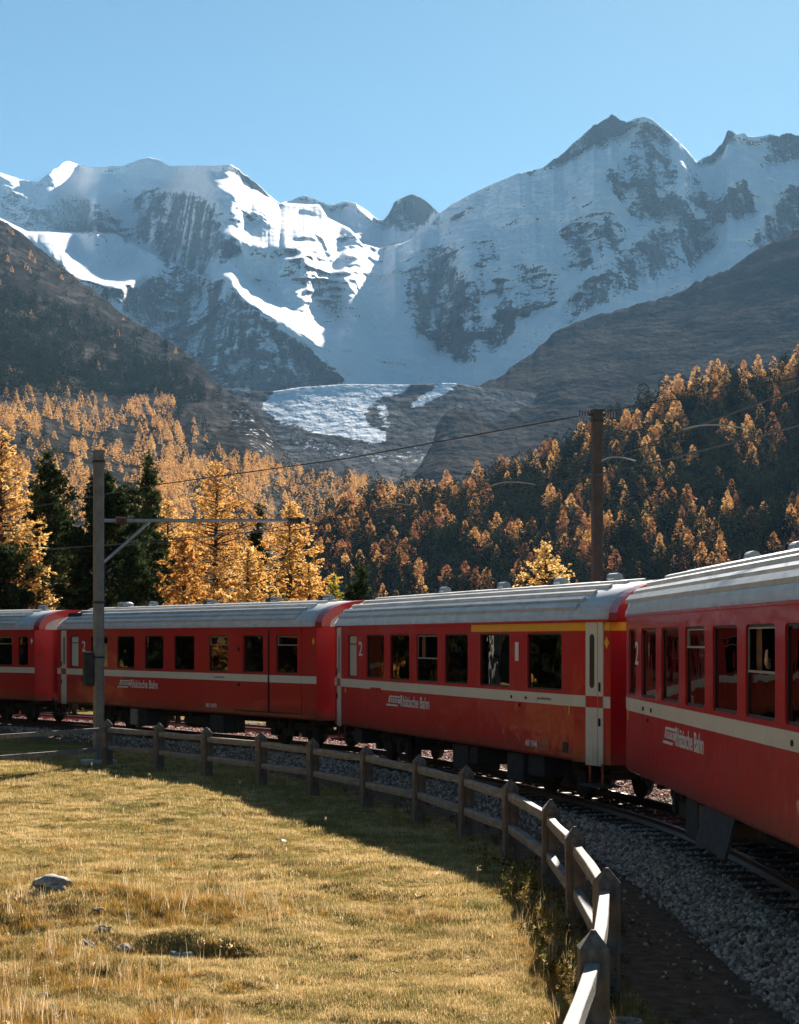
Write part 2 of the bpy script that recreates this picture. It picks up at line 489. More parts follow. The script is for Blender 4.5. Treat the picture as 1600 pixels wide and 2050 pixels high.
# --- generic hillside: ridge and base in the frame, each with its own distance
def hillside(name, label, ridge, base, Dr, Db, mat, u0, u1, nc, nr, amp, scale, prof=1.0, seed=3, masks=None, jag=0.0, back=True):
    u = np.linspace(u0, u1, nc)
    rv = blur(interp(ridge, u)[None, :], 0, 5)[0]
    bv = blur(interp(base, u)[None, :], 0, 8)[0]
    s = np.linspace(0, 1, nr)[:, None]
    V = bv[None, :] + (rv - bv)[None, :] * s + (jag * fbm(u / 12.0, u * 0, octv=3, seed=seed))[None, :] * s ** 8
    dr = blur(interp(Dr, u)[None, :], 0, 25)[0]; db = blur(interp(Db, u)[None, :], 0, 25)[0]
    D = db[None, :] * (dr / db)[None, :] ** (s ** prof)
    U = np.repeat(u[None, :], nr, 0)
    X = (U - 800) / F * D; Z = (HZ - V) / F * D
    rel = amp * (fbm(X / scale, D / scale / 2.6, Z / scale, octv=3, seed=seed, ridged=True) + .38 * fbm(X / scale * 5, D / scale * 1.8, Z / scale * 5, octv=4, gain=.6, seed=seed + 5, ridged=True))
    D = D + rel * (smooth01((1 - s) * 12) * .8 + .2)
    X = (U - 800) / F * D; Z = CAMZ + (HZ - V) / F * D
    P = np.stack([X, D, Z], 2)
    nb = 0
    if back:
        bk = []
        for q, dz in ((.02, .3), (.08, 2.5), (.25, 12), (.5, 25)):
            Dn = D[-1] * (1 + q)
            bk.append(np.stack([X[-1] * (1 + q), Dn, np.maximum(Z[-1] - dz / 100 * D[-1], -30)], 1))
        P = np.concatenate([P, np.array(bk)], 0); nb = 4
    me = np_mesh(name, P.reshape(-1, 3), grid_faces(nr + nb, nc), mat, True)
    for an, polys in (masks or {}).items():
        wu = U + 6 * fbm(U / 18, V / 18, octv=4, seed=1); wv = V + 5 * fbm(U / 18, V / 18, octv=4, seed=2)
        A = np.zeros(U.shape)
        for poly, a in polys: A = np.maximum(A, inpoly(wu, wv, poly) * a)
        A = blur(A, 2.5, 3.0)
        if nb: A = np.concatenate([A, np.repeat(A[-1:], nb, 0)], 0)
        add_attr(me, an, A)
    o = obj(name, me)
    tag(o, label, kind='structure')
    return dict(u=u, rv=rv, bv=bv, P=P[:nr], nr=nr, nc=nc)

def hs_point(h, u, v):
    """surface point of a hillside under a frame position"""
    c = np.clip((u - h['u'][0]) / (h['u'][-1] - h['u'][0]) * (h['nc'] - 1), 0, h['nc'] - 1.001)
    i = int(c); fc = c - i
    rv = h['rv'][i] * (1 - fc) + h['rv'][i + 1] * fc; bv = h['bv'][i] * (1 - fc) + h['bv'][i + 1] * fc
    r = np.clip((v - bv) / (rv - bv), 0, 1) * (h['nr'] - 1)
    r = min(r, h['nr'] - 1.001); j = int(r); fr = r - j
    P = h['P']
    return (P[j, i] * (1 - fr) + P[j + 1, i] * fr) * (1 - fc) + (P[j, i + 1] * (1 - fr) + P[j + 1, i + 1] * fr) * fc

def rock_slope_material(name, c0, c1, c2, sc=.01, bump=14.0, ice=False):
    t = NT(name)
    g = t.co('Object', (sc, sc * .35, sc))
    n1 = t.noise(1.2, 8, .62, g, .5); n2 = t.noise(9, 8, .75, g)
    base = t.ramp(n1, [(.32, c0), (.5, c1), (.68, c2)])
    base = t.mix(.75, base, t.ramp(n2, [(.3, (.35, .35, .35)), (.7, (1.5, 1.45, 1.4))]), 'MULTIPLY')
    if ice:
        im = t.attr('ice')
        f = t.math('ADD', im, t.math('MULTIPLY', t.math('SUBTRACT', n2, .5), 2.0))
        f = t.math('ADD', f, t.math('MULTIPLY', t.math('SUBTRACT', n1, .5), 1.2))
        f = t.ramp(f, [(.42, 0.0), (.54, 1.0)])
        st = t.noise(3.5, 7, .7, t.co('Object', (sc * 2.2, sc * .7, sc)), 2.2)
        icec = t.ramp(st, [(.36, (.42, .46, .50)), (.43, (.80, .83, .85)), (.55, (.93, .94, .95))])
        base = t.mix(f, base, icec)
    sn = t.attr('snow')
    f = t.math('ADD', sn, t.math('MULTIPLY', t.math('SUBTRACT', n2, .5), 2.2))
    f = t.ramp(f, [(.52, 0.0), (.62, 1.0)])
    base = t.mix(f, base, (.82, .84, .87))
    t.col(base).rough(1.0, 0.0)
    nb = t.noise(5, 3, .5, g)
    t.bump(nb, bump, 1.0)
    return t.m

ICE = [([(524, 818), (536, 795), (560, 774), (600, 755), (720, 750), (850, 750), (820, 776), (765, 795), (738, 812), (725, 830), (740, 850), (775, 868), (775, 886), (750, 890), (700, 878), (640, 868), (590, 850), (550, 838)], 1.0),
       ([(812, 822), (838, 796), (870, 778), (905, 755), (925, 760), (905, 780), (870, 798), (838, 818)], .85),
       ([(758, 812), (770, 806), (774, 830), (782, 862), (770, 862), (762, 835)], .9),
       ([(800, 778), (830, 775), (800, 800), (788, 808)], .5)]
SNO = [([(560, 870), (640, 880), (760, 905), (860, 900), (840, 930), (700, 925), (600, 900)], .40),
       ([(800, 900), (850, 888), (960, 940), (900, 940)], .42)]
MAT_VALLEY = rock_slope_material('moraine', (.085, .085, .086), (.14, .138, .136), (.25, .245, .24), .012, 7.0, ice=True)
valley = hillside('glacier_valley', 'bright glacier tongue between dark moraines at the valley head',
    [(250, 760), (420, 775), (540, 785), (600, 775), (690, 769), (815, 770), (905, 766), (960, 775), (1100, 790), (1300, 800)],
    [(250, 1060), (560, 1040), (830, 1040), (1000, 1040), (1300, 1100)],
    [(250, 3100), (1300, 3100)], [(250, 1900), (1300, 1900)], MAT_VALLEY, 250, 1300, 420, 180, 16, 260, .62, 31,
    {'ice': ICE, 'snow': SNO})

MAT_BROWN = rock_slope_material('brown_mountain_turf', (.034, .032, .031), (.058, .053, .049), (.11, .098, .085), .012, 11.0)
right_mountain = hillside('brown_mountain', 'bare brown mountain flank in haze on the right of the valley',
    [(700, 1010), (830, 905), (860, 850), (890, 805), (930, 775), (990, 762), (1050, 716), (1085, 690), (1120, 655), (1160, 645), (1200, 628), (1240, 620), (1285, 606), (1350, 592), (1400, 560), (1440, 545),
     (1475, 530), (1500, 508), (1550, 485), (1600, 460), (1700, 420), (1880, 360)],
    [(700, 1020), (900, 1010), (1100, 1010), (1880, 1010)],
    [(700, 2300), (900, 3000), (1100, 3900), (1600, 4300), (1880, 4300)], [(700, 1950), (1880, 1900)], MAT_BROWN, 700, 1880, 420, 170, 85, 420, 1.0, 41,
    {'snow': [([(1440, 550), (1600, 530), (1600, 560), (1450, 565)], .16)]}, jag=5.0)

MAT_LEFT = rock_slope_material('left_mountain_scree', (.026, .025, .023), (.050, .046, .041), (.13, .115, .10), .014, 9.0)
left_mountain = hillside('dark_mountain_slope', 'dark wooded mountain flank with scree and cliffs on the left',
    [(-350, 250), (-100, 380), (0, 440), (25, 452), (60, 482), (100, 515), (160, 562), (200, 590), (250, 632), (300, 662), (340, 682), (385, 715), (420, 752), (450, 785), (500, 810), (530, 845),
     (555, 885), (580, 925), (640, 950), (740, 965), (860, 985), (960, 1010)],
    [(-350, 1345), (960, 1345)],
    [(-350, 3600), (0, 3500), (300, 3300), (560, 2300), (740, 2000), (960, 1850)], [(-350, 420), (0, 460), (960, 620)], MAT_LEFT, -350, 960, 420, 260, 34, 240, .75, 51,
    {'snow': [([(440, 800), (500, 815), (565, 900), (560, 935), (520, 930), (470, 860)], .36)]}, jag=4.0)

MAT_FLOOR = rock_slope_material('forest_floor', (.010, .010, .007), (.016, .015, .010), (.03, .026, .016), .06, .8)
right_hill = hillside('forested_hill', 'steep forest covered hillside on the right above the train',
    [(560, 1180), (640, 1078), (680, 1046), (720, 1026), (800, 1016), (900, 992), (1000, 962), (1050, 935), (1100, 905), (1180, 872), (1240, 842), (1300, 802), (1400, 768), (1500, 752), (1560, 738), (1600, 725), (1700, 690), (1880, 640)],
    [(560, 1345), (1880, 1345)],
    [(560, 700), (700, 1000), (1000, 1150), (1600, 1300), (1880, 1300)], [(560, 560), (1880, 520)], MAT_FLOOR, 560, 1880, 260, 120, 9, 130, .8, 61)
# ------------------------------------------------------------------ where the carriages stand (side faces seen in the frame)
CARS = {  # far end of the flat side, near end of the flat side (seen from above, x to the right, y away from the camera)
 1: ((-21.0, 73.5), (-11.5, 62.9)),
 2: ((-10.12, 60.8), (-1.99, 47.6)),
 3: ((-1.31, 45.2), (2.77, 31.8)),
 4: ((3.27, 28.7), (3.66, 14.6)),
}
def car_frame(k):
    A, B = Vector(CARS[k][0]), Vector(CARS[k][1])
    dx = (A - B).normalized()                 # local x: from near end to far end
    ny = Vector((-dx.y, dx.x))                # local y: outward, towards the meadow
    return A, B, dx, ny, (A - B).length
def offset_pt(k, x, y):
    A, B, dx, ny, L = car_frame(k)
    return B + dx * x + ny * y
TC = [Vector((6.2, -40)), Vector((5.6, -18)), Vector((5.25, -4)), Vector((5.1, 6))]
for k in (4, 3, 2, 1):
    L = car_frame(k)[4]
    TC += [offset_pt(k, 2.2, -1.3), offset_pt(k, L - 2.2, -1.3)]
dl = (TC[-1] - TC[-2]).normalized()
pl = TC[-1]; ang = 0
for i in range(6):
    ang += .13
    dd = Vector((dl.x * math.cos(ang) - dl.y * math.sin(ang), dl.x * math.sin(ang) + dl.y * math.cos(ang)))
    pl = pl + dd * 8; TC.append(pl)
def catmull(pts, step=.5):
    out = []
    P = [pts[0] * 2 - pts[1]] + list(pts) + [pts[-1] * 2 - pts[-2]]
    for i in range(1, len(P) - 2):
        p0, p1, p2, p3 = P[i - 1:i + 3]
        n = max(2, int((p2 - p1).length / step))
        for j in range(n):
            t = j / n
            out.append(.5 * ((2 * p1) + (p2 - p0) * t + (2 * p0 - 5 * p1 + 4 * p2 - p3) * t * t + (3 * p1 - p0 - 3 * p2 + p3) * t ** 3))
    out.append(P[-2])
    return out
TRACK = catmull(TC)
# smooth a little
for _ in range(6):
    TRACK = [TRACK[0]] + [(TRACK[i - 1] + TRACK[i] * 2 + TRACK[i + 1]) / 4 for i in range(1, len(TRACK) - 1)] + [TRACK[-1]]
TA = np.array([[p.x, p.y] for p in TRACK])
TD = np.gradient(TA, axis=0); TD /= np.linalg.norm(TD, axis=1)[:, None]
TN = np.stack([TD[:, 1], -TD[:, 0]], 1)       # to the right = outer side of the bend
def track_off(x, y):
    """signed distance to the track centre line, + on the outer (far) side"""
    x = np.asarray(x, float); y = np.asarray(y, float); shp = x.shape
    q = np.stack([x.ravel(), y.ravel()], 1); out = np.empty(len(q))
    T2 = TA[::2]; N2 = TN[::2]
    for i in range(0, len(q), 20000):
        d = ((q[i:i + 20000, None, :] - T2[None]) ** 2).sum(2)
        j = d.argmin(1)
        out[i:i + 20000] = ((q[i:i + 20000] - T2[j]) * N2[j]).sum(1)
        far = np.sqrt(d.min(1)); out[i:i + 20000] = np.sign(out[i:i + 20000]) * np.maximum(np.abs(out[i:i + 20000]), far * .98)
    return out.reshape(shp)

def ground_z(x, y, off=None):
    x = np.asarray(x, float); y = np.asarray(y, float)
    if off is None: off = track_off(x, y)
    G = lambda cx, cy, sx, sy, h: h * np.exp(-((x - cx) / sx) ** 2 - ((y - cy) / sy) ** 2)
    near = np.exp(-((x / 40) ** 2 + ((y - 25) / 45) ** 2))
    z = -.30 + .05 * fbm(x / 4, y / 4, octv=3, seed=4) * near
    meadow = smooth01((-off - 3.2) / 2.0)
    z = z + meadow * (.055 * fbm(x / 1.1, y / 1.1, octv=3, seed=6) * near + .055 * fbm(x / .42, y / .42, octv=2, seed=7) * near + G(-4.2, 21.3, 1.9, 1.7, .30) + G(-3.0, 17.6, 1.2, 1.0, .10) + G(-3.4, 14.8, 1.4, 1.6, .18)
                      - G(-1.95, 18.55, .55, .26, .22) + G(-2.3, 19.2, .7, .35, .13) + G(-1.5, 19.0, .35, .25, .07) - G(-3.9, 18.9, .5, .4, .12))
    # gentle slope up to the meadow edge on the far left
    z = z + smooth01((-x - 9) / 14) * .35
    # hill to the left of the bend
    t = -x - 19 - .27 * np.maximum(y, 0)
    hill = np.where(t > 0, 62 * (1 - np.exp(-np.maximum(t, 0) / 95.0)), 0) * smooth01(t / 12)
    hill = hill * (1 - smooth01((y - 330) / 200)) * (1 - smooth01((-y - 250) / 150))
    z = z + hill + np.where(t > 0, 2.2 * fbm(x / 16, y / 16, octv=4, seed=8, ridged=True), 0) * smooth01(t / 14)
    # land beyond the line falls away, then rises to the hills
    z = z - smooth01((off - 9) / 22) * 2.6
    # ballast bed
    a = np.abs(off)
    bed = np.where(off < 0, -.17 - .20 * smooth01((a - 1.28) / .62), -.17 - .12 * smooth01((a - 6.6) / 1.4))
    w = np.where(off < 0, 1 - smooth01((a - 1.75) / .3), 1 - smooth01((a - 7.4) / 1.6))
    z = np.where(w > 0, z * (1 - w) + (bed - .03) * w, z)
    return z

def make_ground():
    def axis(lo, hi, c0, c1, step, grow=1.09):
        a = list(np.arange(c0, c1 + 1e-6, step))
        s = step; x = c1
        while x < hi:
            s *= grow; x += s; a.append(min(x, hi))
        s = step; x = c0; b = []
        while x > lo:
            s *= grow; x -= s; b.append(max(x, lo))
        return np.array(b[::-1] + a)
    xs = axis(-6000, 6000, -14, 8, .14); ys = axis(-300, 14500, 11.5, 50, .16, 1.07)
    Xg, Yg = np.meshgrid(xs, ys)
    off = track_off(Xg, Yg)
    Z = ground_z(Xg, Yg, off)
    t = NT('meadow_ground')
    n1 = t.noise(.55, 6, .6); n2 = t.noise(7, 6, .7); n3 = t.noise(40, 4, .7)
    grass = t.ramp(n1, [(.30, (.12, .11, .035)), (.45, (.24, .18, .06)), (.56, (.32, .21, .075)), (.70, (.20, .16, .05))])
    grass = t.mix(.8, grass, t.ramp(n2, [(.3, (.45, .5, .45)), (.7, (1.5, 1.45, 1.35))]), 'MULTIPLY')
    grass = t.mix(.7, grass, t.ramp(n3, [(.3, (.4, .4, .4)), (.7, (1.5, 1.5, 1.4))]), 'MULTIPLY')
    dirt = t.ramp(n2, [(.3, (.11, .072, .046)), (.7, (.27, .18, .12))])
    dirt = t.mix(.5, dirt, t.ramp(n3, [(.3, (.4, .4, .4)), (.7, (1.7, 1.65, 1.6))]), 'MULTIPLY')
    om = t.attr('offset')      # distance from the track centre, - on the meadow side
    wob = t.math('ADD', om, t.math('MULTIPLY', t.math('SUBTRACT', t.noise(1.1, 4, .6), .5), .9))
    k = t.ramp(t.math('MULTIPLY_ADD', wob, -.1, 0), [(.285, 0.0), (.325, 1.0)])
    base = t.mix(k, dirt, grass)
    k2 = t.ramp(t.math('MULTIPLY_ADD', wob, .1, 0), [(.82, 0.0), (.90, 1.0)])
    base = t.mix(k2, base, grass)
    gravel = t.ramp(t.noise(30, 3, .8), [(.35, (.09, .085, .08)), (.65, (.26, .25, .24))])
    k3 = t.ramp(t.math('MULTIPLY_ADD', om, .1, 0.5), [(.333, 0.0), (.345, 1.0)])
    k4 = t.ramp(t.math('MULTIPLY_ADD', om, .1, 0.0), [(.72, 1.0), (.80, 0.0)])
    base = t.mix(t.math('MULTIPLY', k3, k4), base, gravel)
    # the hill on the left: darker turf with rocks
    hz = t.attr('rise')
    turf = t.ramp(t.noise(.16, 6, .65), [(.38, (.016, .02, .008)), (.50, (.06, .045, .018)), (.62, (.12, .08, .03))])
    base = t.mix(hz, base, turf)
    rk = t.ramp(t.noise(.35, 7, .7), [(.57, 0.0), (.60, 1.0)])
    base = t.mix(t.math('MULTIPLY', rk, hz), base, t.ramp(n2, [(.3, (.07, .065, .055)), (.7, (.24, .22, .19))]))
    t.col(base).rough(1.0, 0.0)
    t.bump(t.math('ADD', n2, t.math('MULTIPLY', n3, .5)), .05, .7)
    me = np_mesh('ground', np.stack([Xg, Yg, Z], 2).reshape(-1, 3), grid_faces(len(ys), len(xs)), t.m, True)
    add_attr(me, 'offset', off)
    add_attr(me, 'rise', smooth01((-Xg - 20 - .27 * np.maximum(Yg, 0)) / 8))
    o = obj('ground', me)
    tag(o, 'autumn meadow and valley floor with the gravel bed of the line', kind='structure')
make_ground()
# ------------------------------------------------------------------ trees
def leaf_mat(name, c0, c1, c2, transl=.5, rnd=.25, nscale=.35):
    t = NT(name)
    oi = t.n('ShaderNodeObjectInfo')
    geo = t.n('ShaderNodeNewGeometry')
    f = t.noise(nscale, 3, .6)
    f = t.math('ADD', f, t.math('MULTIPLY', t.math('SUBTRACT', oi.outputs['Random'], .5), rnd))
    f = t.math('ADD', f, t.math('MULTIPLY', t.math('SUBTRACT', geo.outputs['Random Per Island'], .5), .30))
    c = t.ramp(f, [(.30, c0), (.50, c1), (.72, c2)])
    d = t.n('ShaderNodeBsdfDiffuse'); tr = t.n('ShaderNodeBsdfTranslucent'); mx = t.n('ShaderNodeMixShader')
    t.l(c, d.inputs[0]); t.l(c, tr.inputs[0]); mx.inputs[0].default_value = transl
    t.l(d.outputs[0], mx.inputs[1]); t.l(tr.outputs[0], mx.inputs[2])
    t.l(mx.outputs[0], t.out.inputs['Surface'])
    return t.m
M_LARCH = leaf_mat('larch_needles', (.44, .20, .05), (.70, .40, .11), (.84, .60, .24), .5)
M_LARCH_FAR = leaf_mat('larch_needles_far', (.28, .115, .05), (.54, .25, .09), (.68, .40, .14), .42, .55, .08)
M_PINE = leaf_mat('pine_needles', (.014, .022, .010), (.042, .058, .022), (.11, .14, .05), .28)
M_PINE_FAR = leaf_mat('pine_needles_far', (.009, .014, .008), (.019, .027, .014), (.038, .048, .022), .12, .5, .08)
M_YEL = leaf_mat('yellow_green_needles', (.10, .11, .02), (.24, .22, .035), (.42, .33, .05), .5)
def bark():
    t = NT('bark')
    n = t.noise(6, 5, .7, t.co('Object', (1, 1, .25)))
    t.col(t.ramp(n, [(.3, (.03, .022, .017)), (.7, (.11, .085, .07))])).rough(.95, .05)
    t.bump(n, .04, 1)
    return t.m
M_BARK = bark()

def tri_cloud(C, size, rng, flat=0.0, elong=1.8, ax=None):
    """C (n,3) centres -> triangles of about size, random orientation"""
    n = len(C)
    a = rng.normal(size=(n, 3)); a /= np.linalg.norm(a, axis=1)[:, None] + 1e-9
    if ax is not None: a = a * (1 - .65) + ax * .65; a /= np.linalg.norm(a, axis=1)[:, None] + 1e-9
    b = rng.normal(size=(n, 3)); b -= (b * a).sum(1)[:, None] * a; b /= np.linalg.norm(b, axis=1)[:, None] + 1e-9
    s = size * rng.uniform(.6, 1.3, n)[:, None]
    p0 = C - a * s * elong * .5; p1 = C + a * s * elong * .5 + b * s * .35; p2 = C + a * s * .1 - b * s * .6
    V = np.stack([p0, p1, p2], 1).reshape(-1, 3)
    return V, np.arange(n * 3).reshape(-1, 3)

def tree_skeleton(h, rw, kind, rng, nb, t0=.10):
    """branches: list of polylines"""
    br = []
    for i in range(nb):
        t = t0 + (1 - t0) * (i + rng.uniform(0, .9)) / nb
        az = i * 2.399 + rng.uniform(-.5, .5)
        if kind == 'larch':
            env = min(1.0, (1 - t) * 2.5) ** .8 * (1.0 if t > .15 else .8) + .03
            L = rw * env * rng.uniform(.62, 1.12)
            pitch = -.22 + .62 * t + rng.uniform(-.25, .25); curl = .35
        else:
            env = (.62 + .38 * math.sin(PI * min(1, t * 1.15))) * (1 if t < .72 else max(0.05, 1 - ((t - .72) / .28) ** 1.7) + .04)
            L = rw * env * rng.uniform(.30, 1.25)
            pitch = .12 + .65 * t + rng.uniform(-.15, .2); curl = .45
        n = 6; p = np.array([0, 0, t * h]); pts = [p]
        for j in range(n):
            q = pitch + curl * (j / n) ** 2
            st = L / n
            p = p + np.array([math.cos(az) * math.cos(q), math.sin(az) * math.cos(q), math.sin(q)]) * st
            az += rng.uniform(-.10, .10)
            pts.append(p)
        br.append((np.array(pts), L, t))
    return br

def make_tree(kind, h, rw, seed, nb=110, ntri=9000, size=.16, t0=.1, lean=0.0):
    """-> (wood mesh, leaf mesh)"""
    rng = np.random.default_rng(seed)
    if kind == 'larch': nb = int(nb * 1.5)
    br = tree_skeleton(h, rw, kind, rng, nb, t0)
    w = MB()
    r0 = h * .014 + .05
    tp = []
    for k in range(9):
        s = k / 8
        tp.append((.10 * math.sin(s * 5 + seed) * s * (1 if h > 6 else .3) + lean * s * s * h, .08 * math.cos(s * 4 + seed) * s, s * h * .98))
    w.tube(tp, [r0 * (1.25 if k == 0 else 1) * (1 - .93 * k / 8) + .012 for k in range(9)], 8)
    C = []; A = []
    tot = sum(b[1] for b in br)
    for pts, L, t in br:
        pts = pts + np.array([lean * t * t * h, 0, 0])
        w.tube([Vector(p) for p in pts[::2]], [max(.012, (.022 + .012 * L) * (1 - .8 * q)) for q in (0, .33, .66, 1)], 4, caps=False)
        n = max(8, int(ntri * L / tot))
        if kind == 'larch':
            # side twigs
            nt = max(3, int(L / .22)); per = max(2, n // nt)
            for j in range(nt):
                u = rng.uniform(.12, 1.0); f = u * (len(pts) - 1); i0 = min(int(f), len(pts) - 2); fr = f - i0
                p = pts[i0] * (1 - fr) + pts[i0 + 1] * fr
                d = pts[i0 + 1] - pts[i0]; d = d / (np.linalg.norm(d) + 1e-9)
                sd = np.array([-d[1], d[0], 0]) * (1 if j % 2 else -1)
                tw = d * .6 + sd * rng.uniform(.4, .9) + np.array([0, 0, rng.uniform(-.95, .25)])
                tw /= np.linalg.norm(tw)
                tl = min(.85, .18 + .35 * L * (1 - u * .6)) * rng.uniform(.6, 1.2)
                s = rng.uniform(0, 1, per)[:, None]
                C.append(p + tw * tl * s + rng.normal(scale=.035, size=(per, 3))); A.append(np.repeat(tw[None], per, 0))
        else:
            # tufts towards the ends
            nt = max(2, int(L / .34) + 1); per = max(6, n // nt)
            for j in range(nt):
                u = min(1, rng.uniform(.35, 1.08) if t < .85 else rng.uniform(.1, 1)); f = u * (len(pts) - 1); i0 = min(int(f), len(pts) - 2); fr = f - i0
                p = pts[i0] * (1 - fr) + pts[i0 + 1] * fr + rng.normal(scale=.10, size=3)
                g = rng.normal(size=(per, 3)); g /= np.linalg.norm(g, axis=1)[:, None]
                rr = rng.uniform(.22, .42)
                g2 = g * np.array([1, 1, .62])
                C.append(p + g2 * rr * rng.uniform(.35, 1, per)[:, None] ** .6); A.append(g + np.array([0, 0, .5]))
    C = np.concatenate(C); A = np.concatenate(A); A /= np.linalg.norm(A, axis=1)[:, None] + 1e-9
    V, T = tri_cloud(C, size, rng, ax=A)
    return w, (V, T)

def put_tree(name, kind, label, u, vtop, d, halfw, seed, mat=None, group=None, nb=110, ntri=9000, size=.095, t0=.1, sink=.2, lean=0.0, cat=None):
    x = (u - 800) / F * d
    zg = float(ground_z(np.array([x]), np.array([d]))[0]) - sink
    h = CAMZ + (HZ - vtop) / F * d - zg
    rw = halfw / F * d * (1.22 if kind == 'larch' else 1.55)
    w, (V, T) = make_tree(kind, h, rw, seed, nb, int(ntri * (2.1 if kind == 'larch' else 1.5)), size, t0, lean)
    r = thing(name, label, cat or ('larch tree' if kind == 'larch' else 'pine tree'), (x, d, zg), 0, group)
    w.build('trunk', M_BARK, r, True)
    obj('crown', np_mesh('crown', V, T, mat or (M_LARCH if kind == 'larch' else M_PINE)), r)
    return r

BG = 'trees standing just behind the train'
put_tree('larch_tree', 'larch', 'tallest golden larch, cut by the left edge of the picture', 4, 862, 105, 92, 1, group=BG, nb=130, ntri=15000)
put_tree('larch_tree', 'larch', 'orange larch showing low between the left picture edge and the first dark pine', 52, 1085, 98, 62, 2, group=BG, ntri=8000)
put_tree('pine_tree', 'pine', 'dark columnar pine left of the near mast, second tree from the left edge', 96, 906, 112, 52, 3, group=BG, nb=150, ntri=14000, size=.15)
put_tree('pine_tree', 'pine', 'low dark green pine in the left corner above the first carriage', 12, 1092, 88, 62, 4, group=BG, nb=90, ntri=9000, size=.13)
put_tree('larch_tree', 'larch', 'narrow orange larch glowing between two dark pines just left of the mast', 138, 1050, 118, 48, 5, group=BG, ntri=7000)
put_tree('pine_tree', 'pine', 'broad bushy dark pine directly behind the left mast', 212, 952, 100, 84, 6, group=BG, nb=210, ntri=22000, size=.15, t0=.03)
put_tree('pine_tree', 'pine', 'tall thin pine with bare dark trunk just right of the left mast', 297, 912, 115, 42, 7, group=BG, nb=95, ntri=9500, size=.15, t0=.25)
put_tree('larch_tree', 'larch', 'golden larch half hidden behind the tall thin pine', 336, 1000, 128, 66, 8, group=BG, ntri=9000)
put_tree('larch_tree', 'larch', 'large golden larch with full cone shaped crown behind the middle of the second carriage', 432, 926, 120, 92, 9, group=BG, nb=150, ntri=17000, t0=.05)
put_tree('larch_tree', 'larch', 'small young orange larch in front of the tall golden ones', 366, 1062, 95, 60, 10, group=BG, ntri=9000, t0=.04)
put_tree('pine_tree', 'pine', 'slim dark pine squeezed between two golden larches', 517, 1006, 132, 24, 11, group=BG, nb=70, ntri=6500, size=.15)
put_tree('larch_tree', 'larch', 'orange larch with long drooping side branches at the end of the cantilever arm', 582, 1006, 112, 78, 12, group=BG, nb=130, ntri=13000, t0=.04)
put_tree('larch_tree', 'larch', 'low pale orange larch between the big golden larch and the drooping one', 500, 1095, 92, 62, 13, group=BG, ntri=8000, t0=.04)
put_tree('larch_tree', 'larch', 'short yellowish green larch right of the drooping orange one', 668, 1152, 100, 36, 14, mat=M_YEL, group=BG, ntri=3500, t0=.05)
put_tree('pine_tree', 'pine', 'small round green pine above the joint of second and third carriage', 724, 1128, 96, 36, 15, group=BG, nb=60, ntri=5000, size=.13)
put_tree('larch_tree', 'larch', 'bushy orange larch close behind the third carriage roof, left of the right mast', 1092, 1088, 112, 82, 16, group=BG, nb=150, ntri=9000, t0=.03)
put_tree('larch_tree', 'larch', 'pale larch top peeping over the carriage roof under the cantilever arm', 618, 1130, 96, 50, 17, group=BG, ntri=6000, t0=.05)
put_tree('pine_tree', 'pine', 'little dark pine sapling poking above the second carriage roof', 545, 1180, 84, 12, 18, group=BG, nb=24, ntri=1200, size=.10)
put_tree('pine_tree', 'pine', 'green pine between the broad pine and the thin pine, low above the roof', 262, 1085, 92, 46, 19, group=BG, nb=80, ntri=8000, size=.13)

# --- low detail trees for the hillsides, 1 m high at the unit scale
def small_tree(kind, seed, n):
    rng = np.random.default_rng(seed)
    t = rng.uniform(.04, 1, n) ** (1.15 if kind == 'larch' else .95)
    if kind == 'larch': rad = .30 * (1 - t) ** .72 * (1 + .2 * np.sin(t * 23 + seed)) + .012
    else: rad = .235 * np.clip((1 - t) / .35, 0, 1) ** .55 * (.85 + .2 * np.sin(t * 17 + seed)) + .008
    az = rng.uniform(0, 2 * PI, n)
    q = rad * rng.uniform(.3, 1.0, n) ** .35
    lump = 1 + .16 * np.sin(az * 3 + t * 9 + seed)
    C = np.stack([np.cos(az) * q * lump, np.sin(az) * q * lump, t], 1)
    A = np.stack([np.cos(az), np.sin(az), np.full(n, -.15 if kind == 'larch' else .5)], 1)
    A /= np.linalg.norm(A, axis=1)[:, None]
    s = (.068 if n < 200 else (.050 if n < 300 else .040)) * (1 - .45 * t)
    V, T = tri_cloud(C, 1.0, rng, ax=A, elong=1.5)
    c3 = np.repeat(C, 3, 0); V = c3 + (V - c3) * np.repeat(s, 3)[:, None] * 1.6
    # trunk sliver
    b = len(V)
    V = np.concatenate([V, np.array([[-.012, 0, 0], [.012, 0, 0], [0, 0, .9], [0, .012, 0], [0, -.012, 0]])])
    T = np.concatenate([T, np.array([[b, b + 1, b + 2], [b + 3, b + 4, b + 2]])])
    return V, T
MID = {k: [small_tree(k, s, 420) for s in range(6)] for k in ('larch', 'pine')}
FAR = {k: [small_tree(k, 50 + s, 110) for s in range(6)] for k in ('larch', 'pine')}
REST = {k: [small_tree(k, 80 + s, 240) for s in range(6)] for k in ('larch', 'pine')}
MIDME = {k: [np_mesh(k + '_tree', *MID[k][i], {'larch': M_LARCH_FAR, 'pine': M_PINE_FAR}[k]) for i in range(6)] for k in MID}

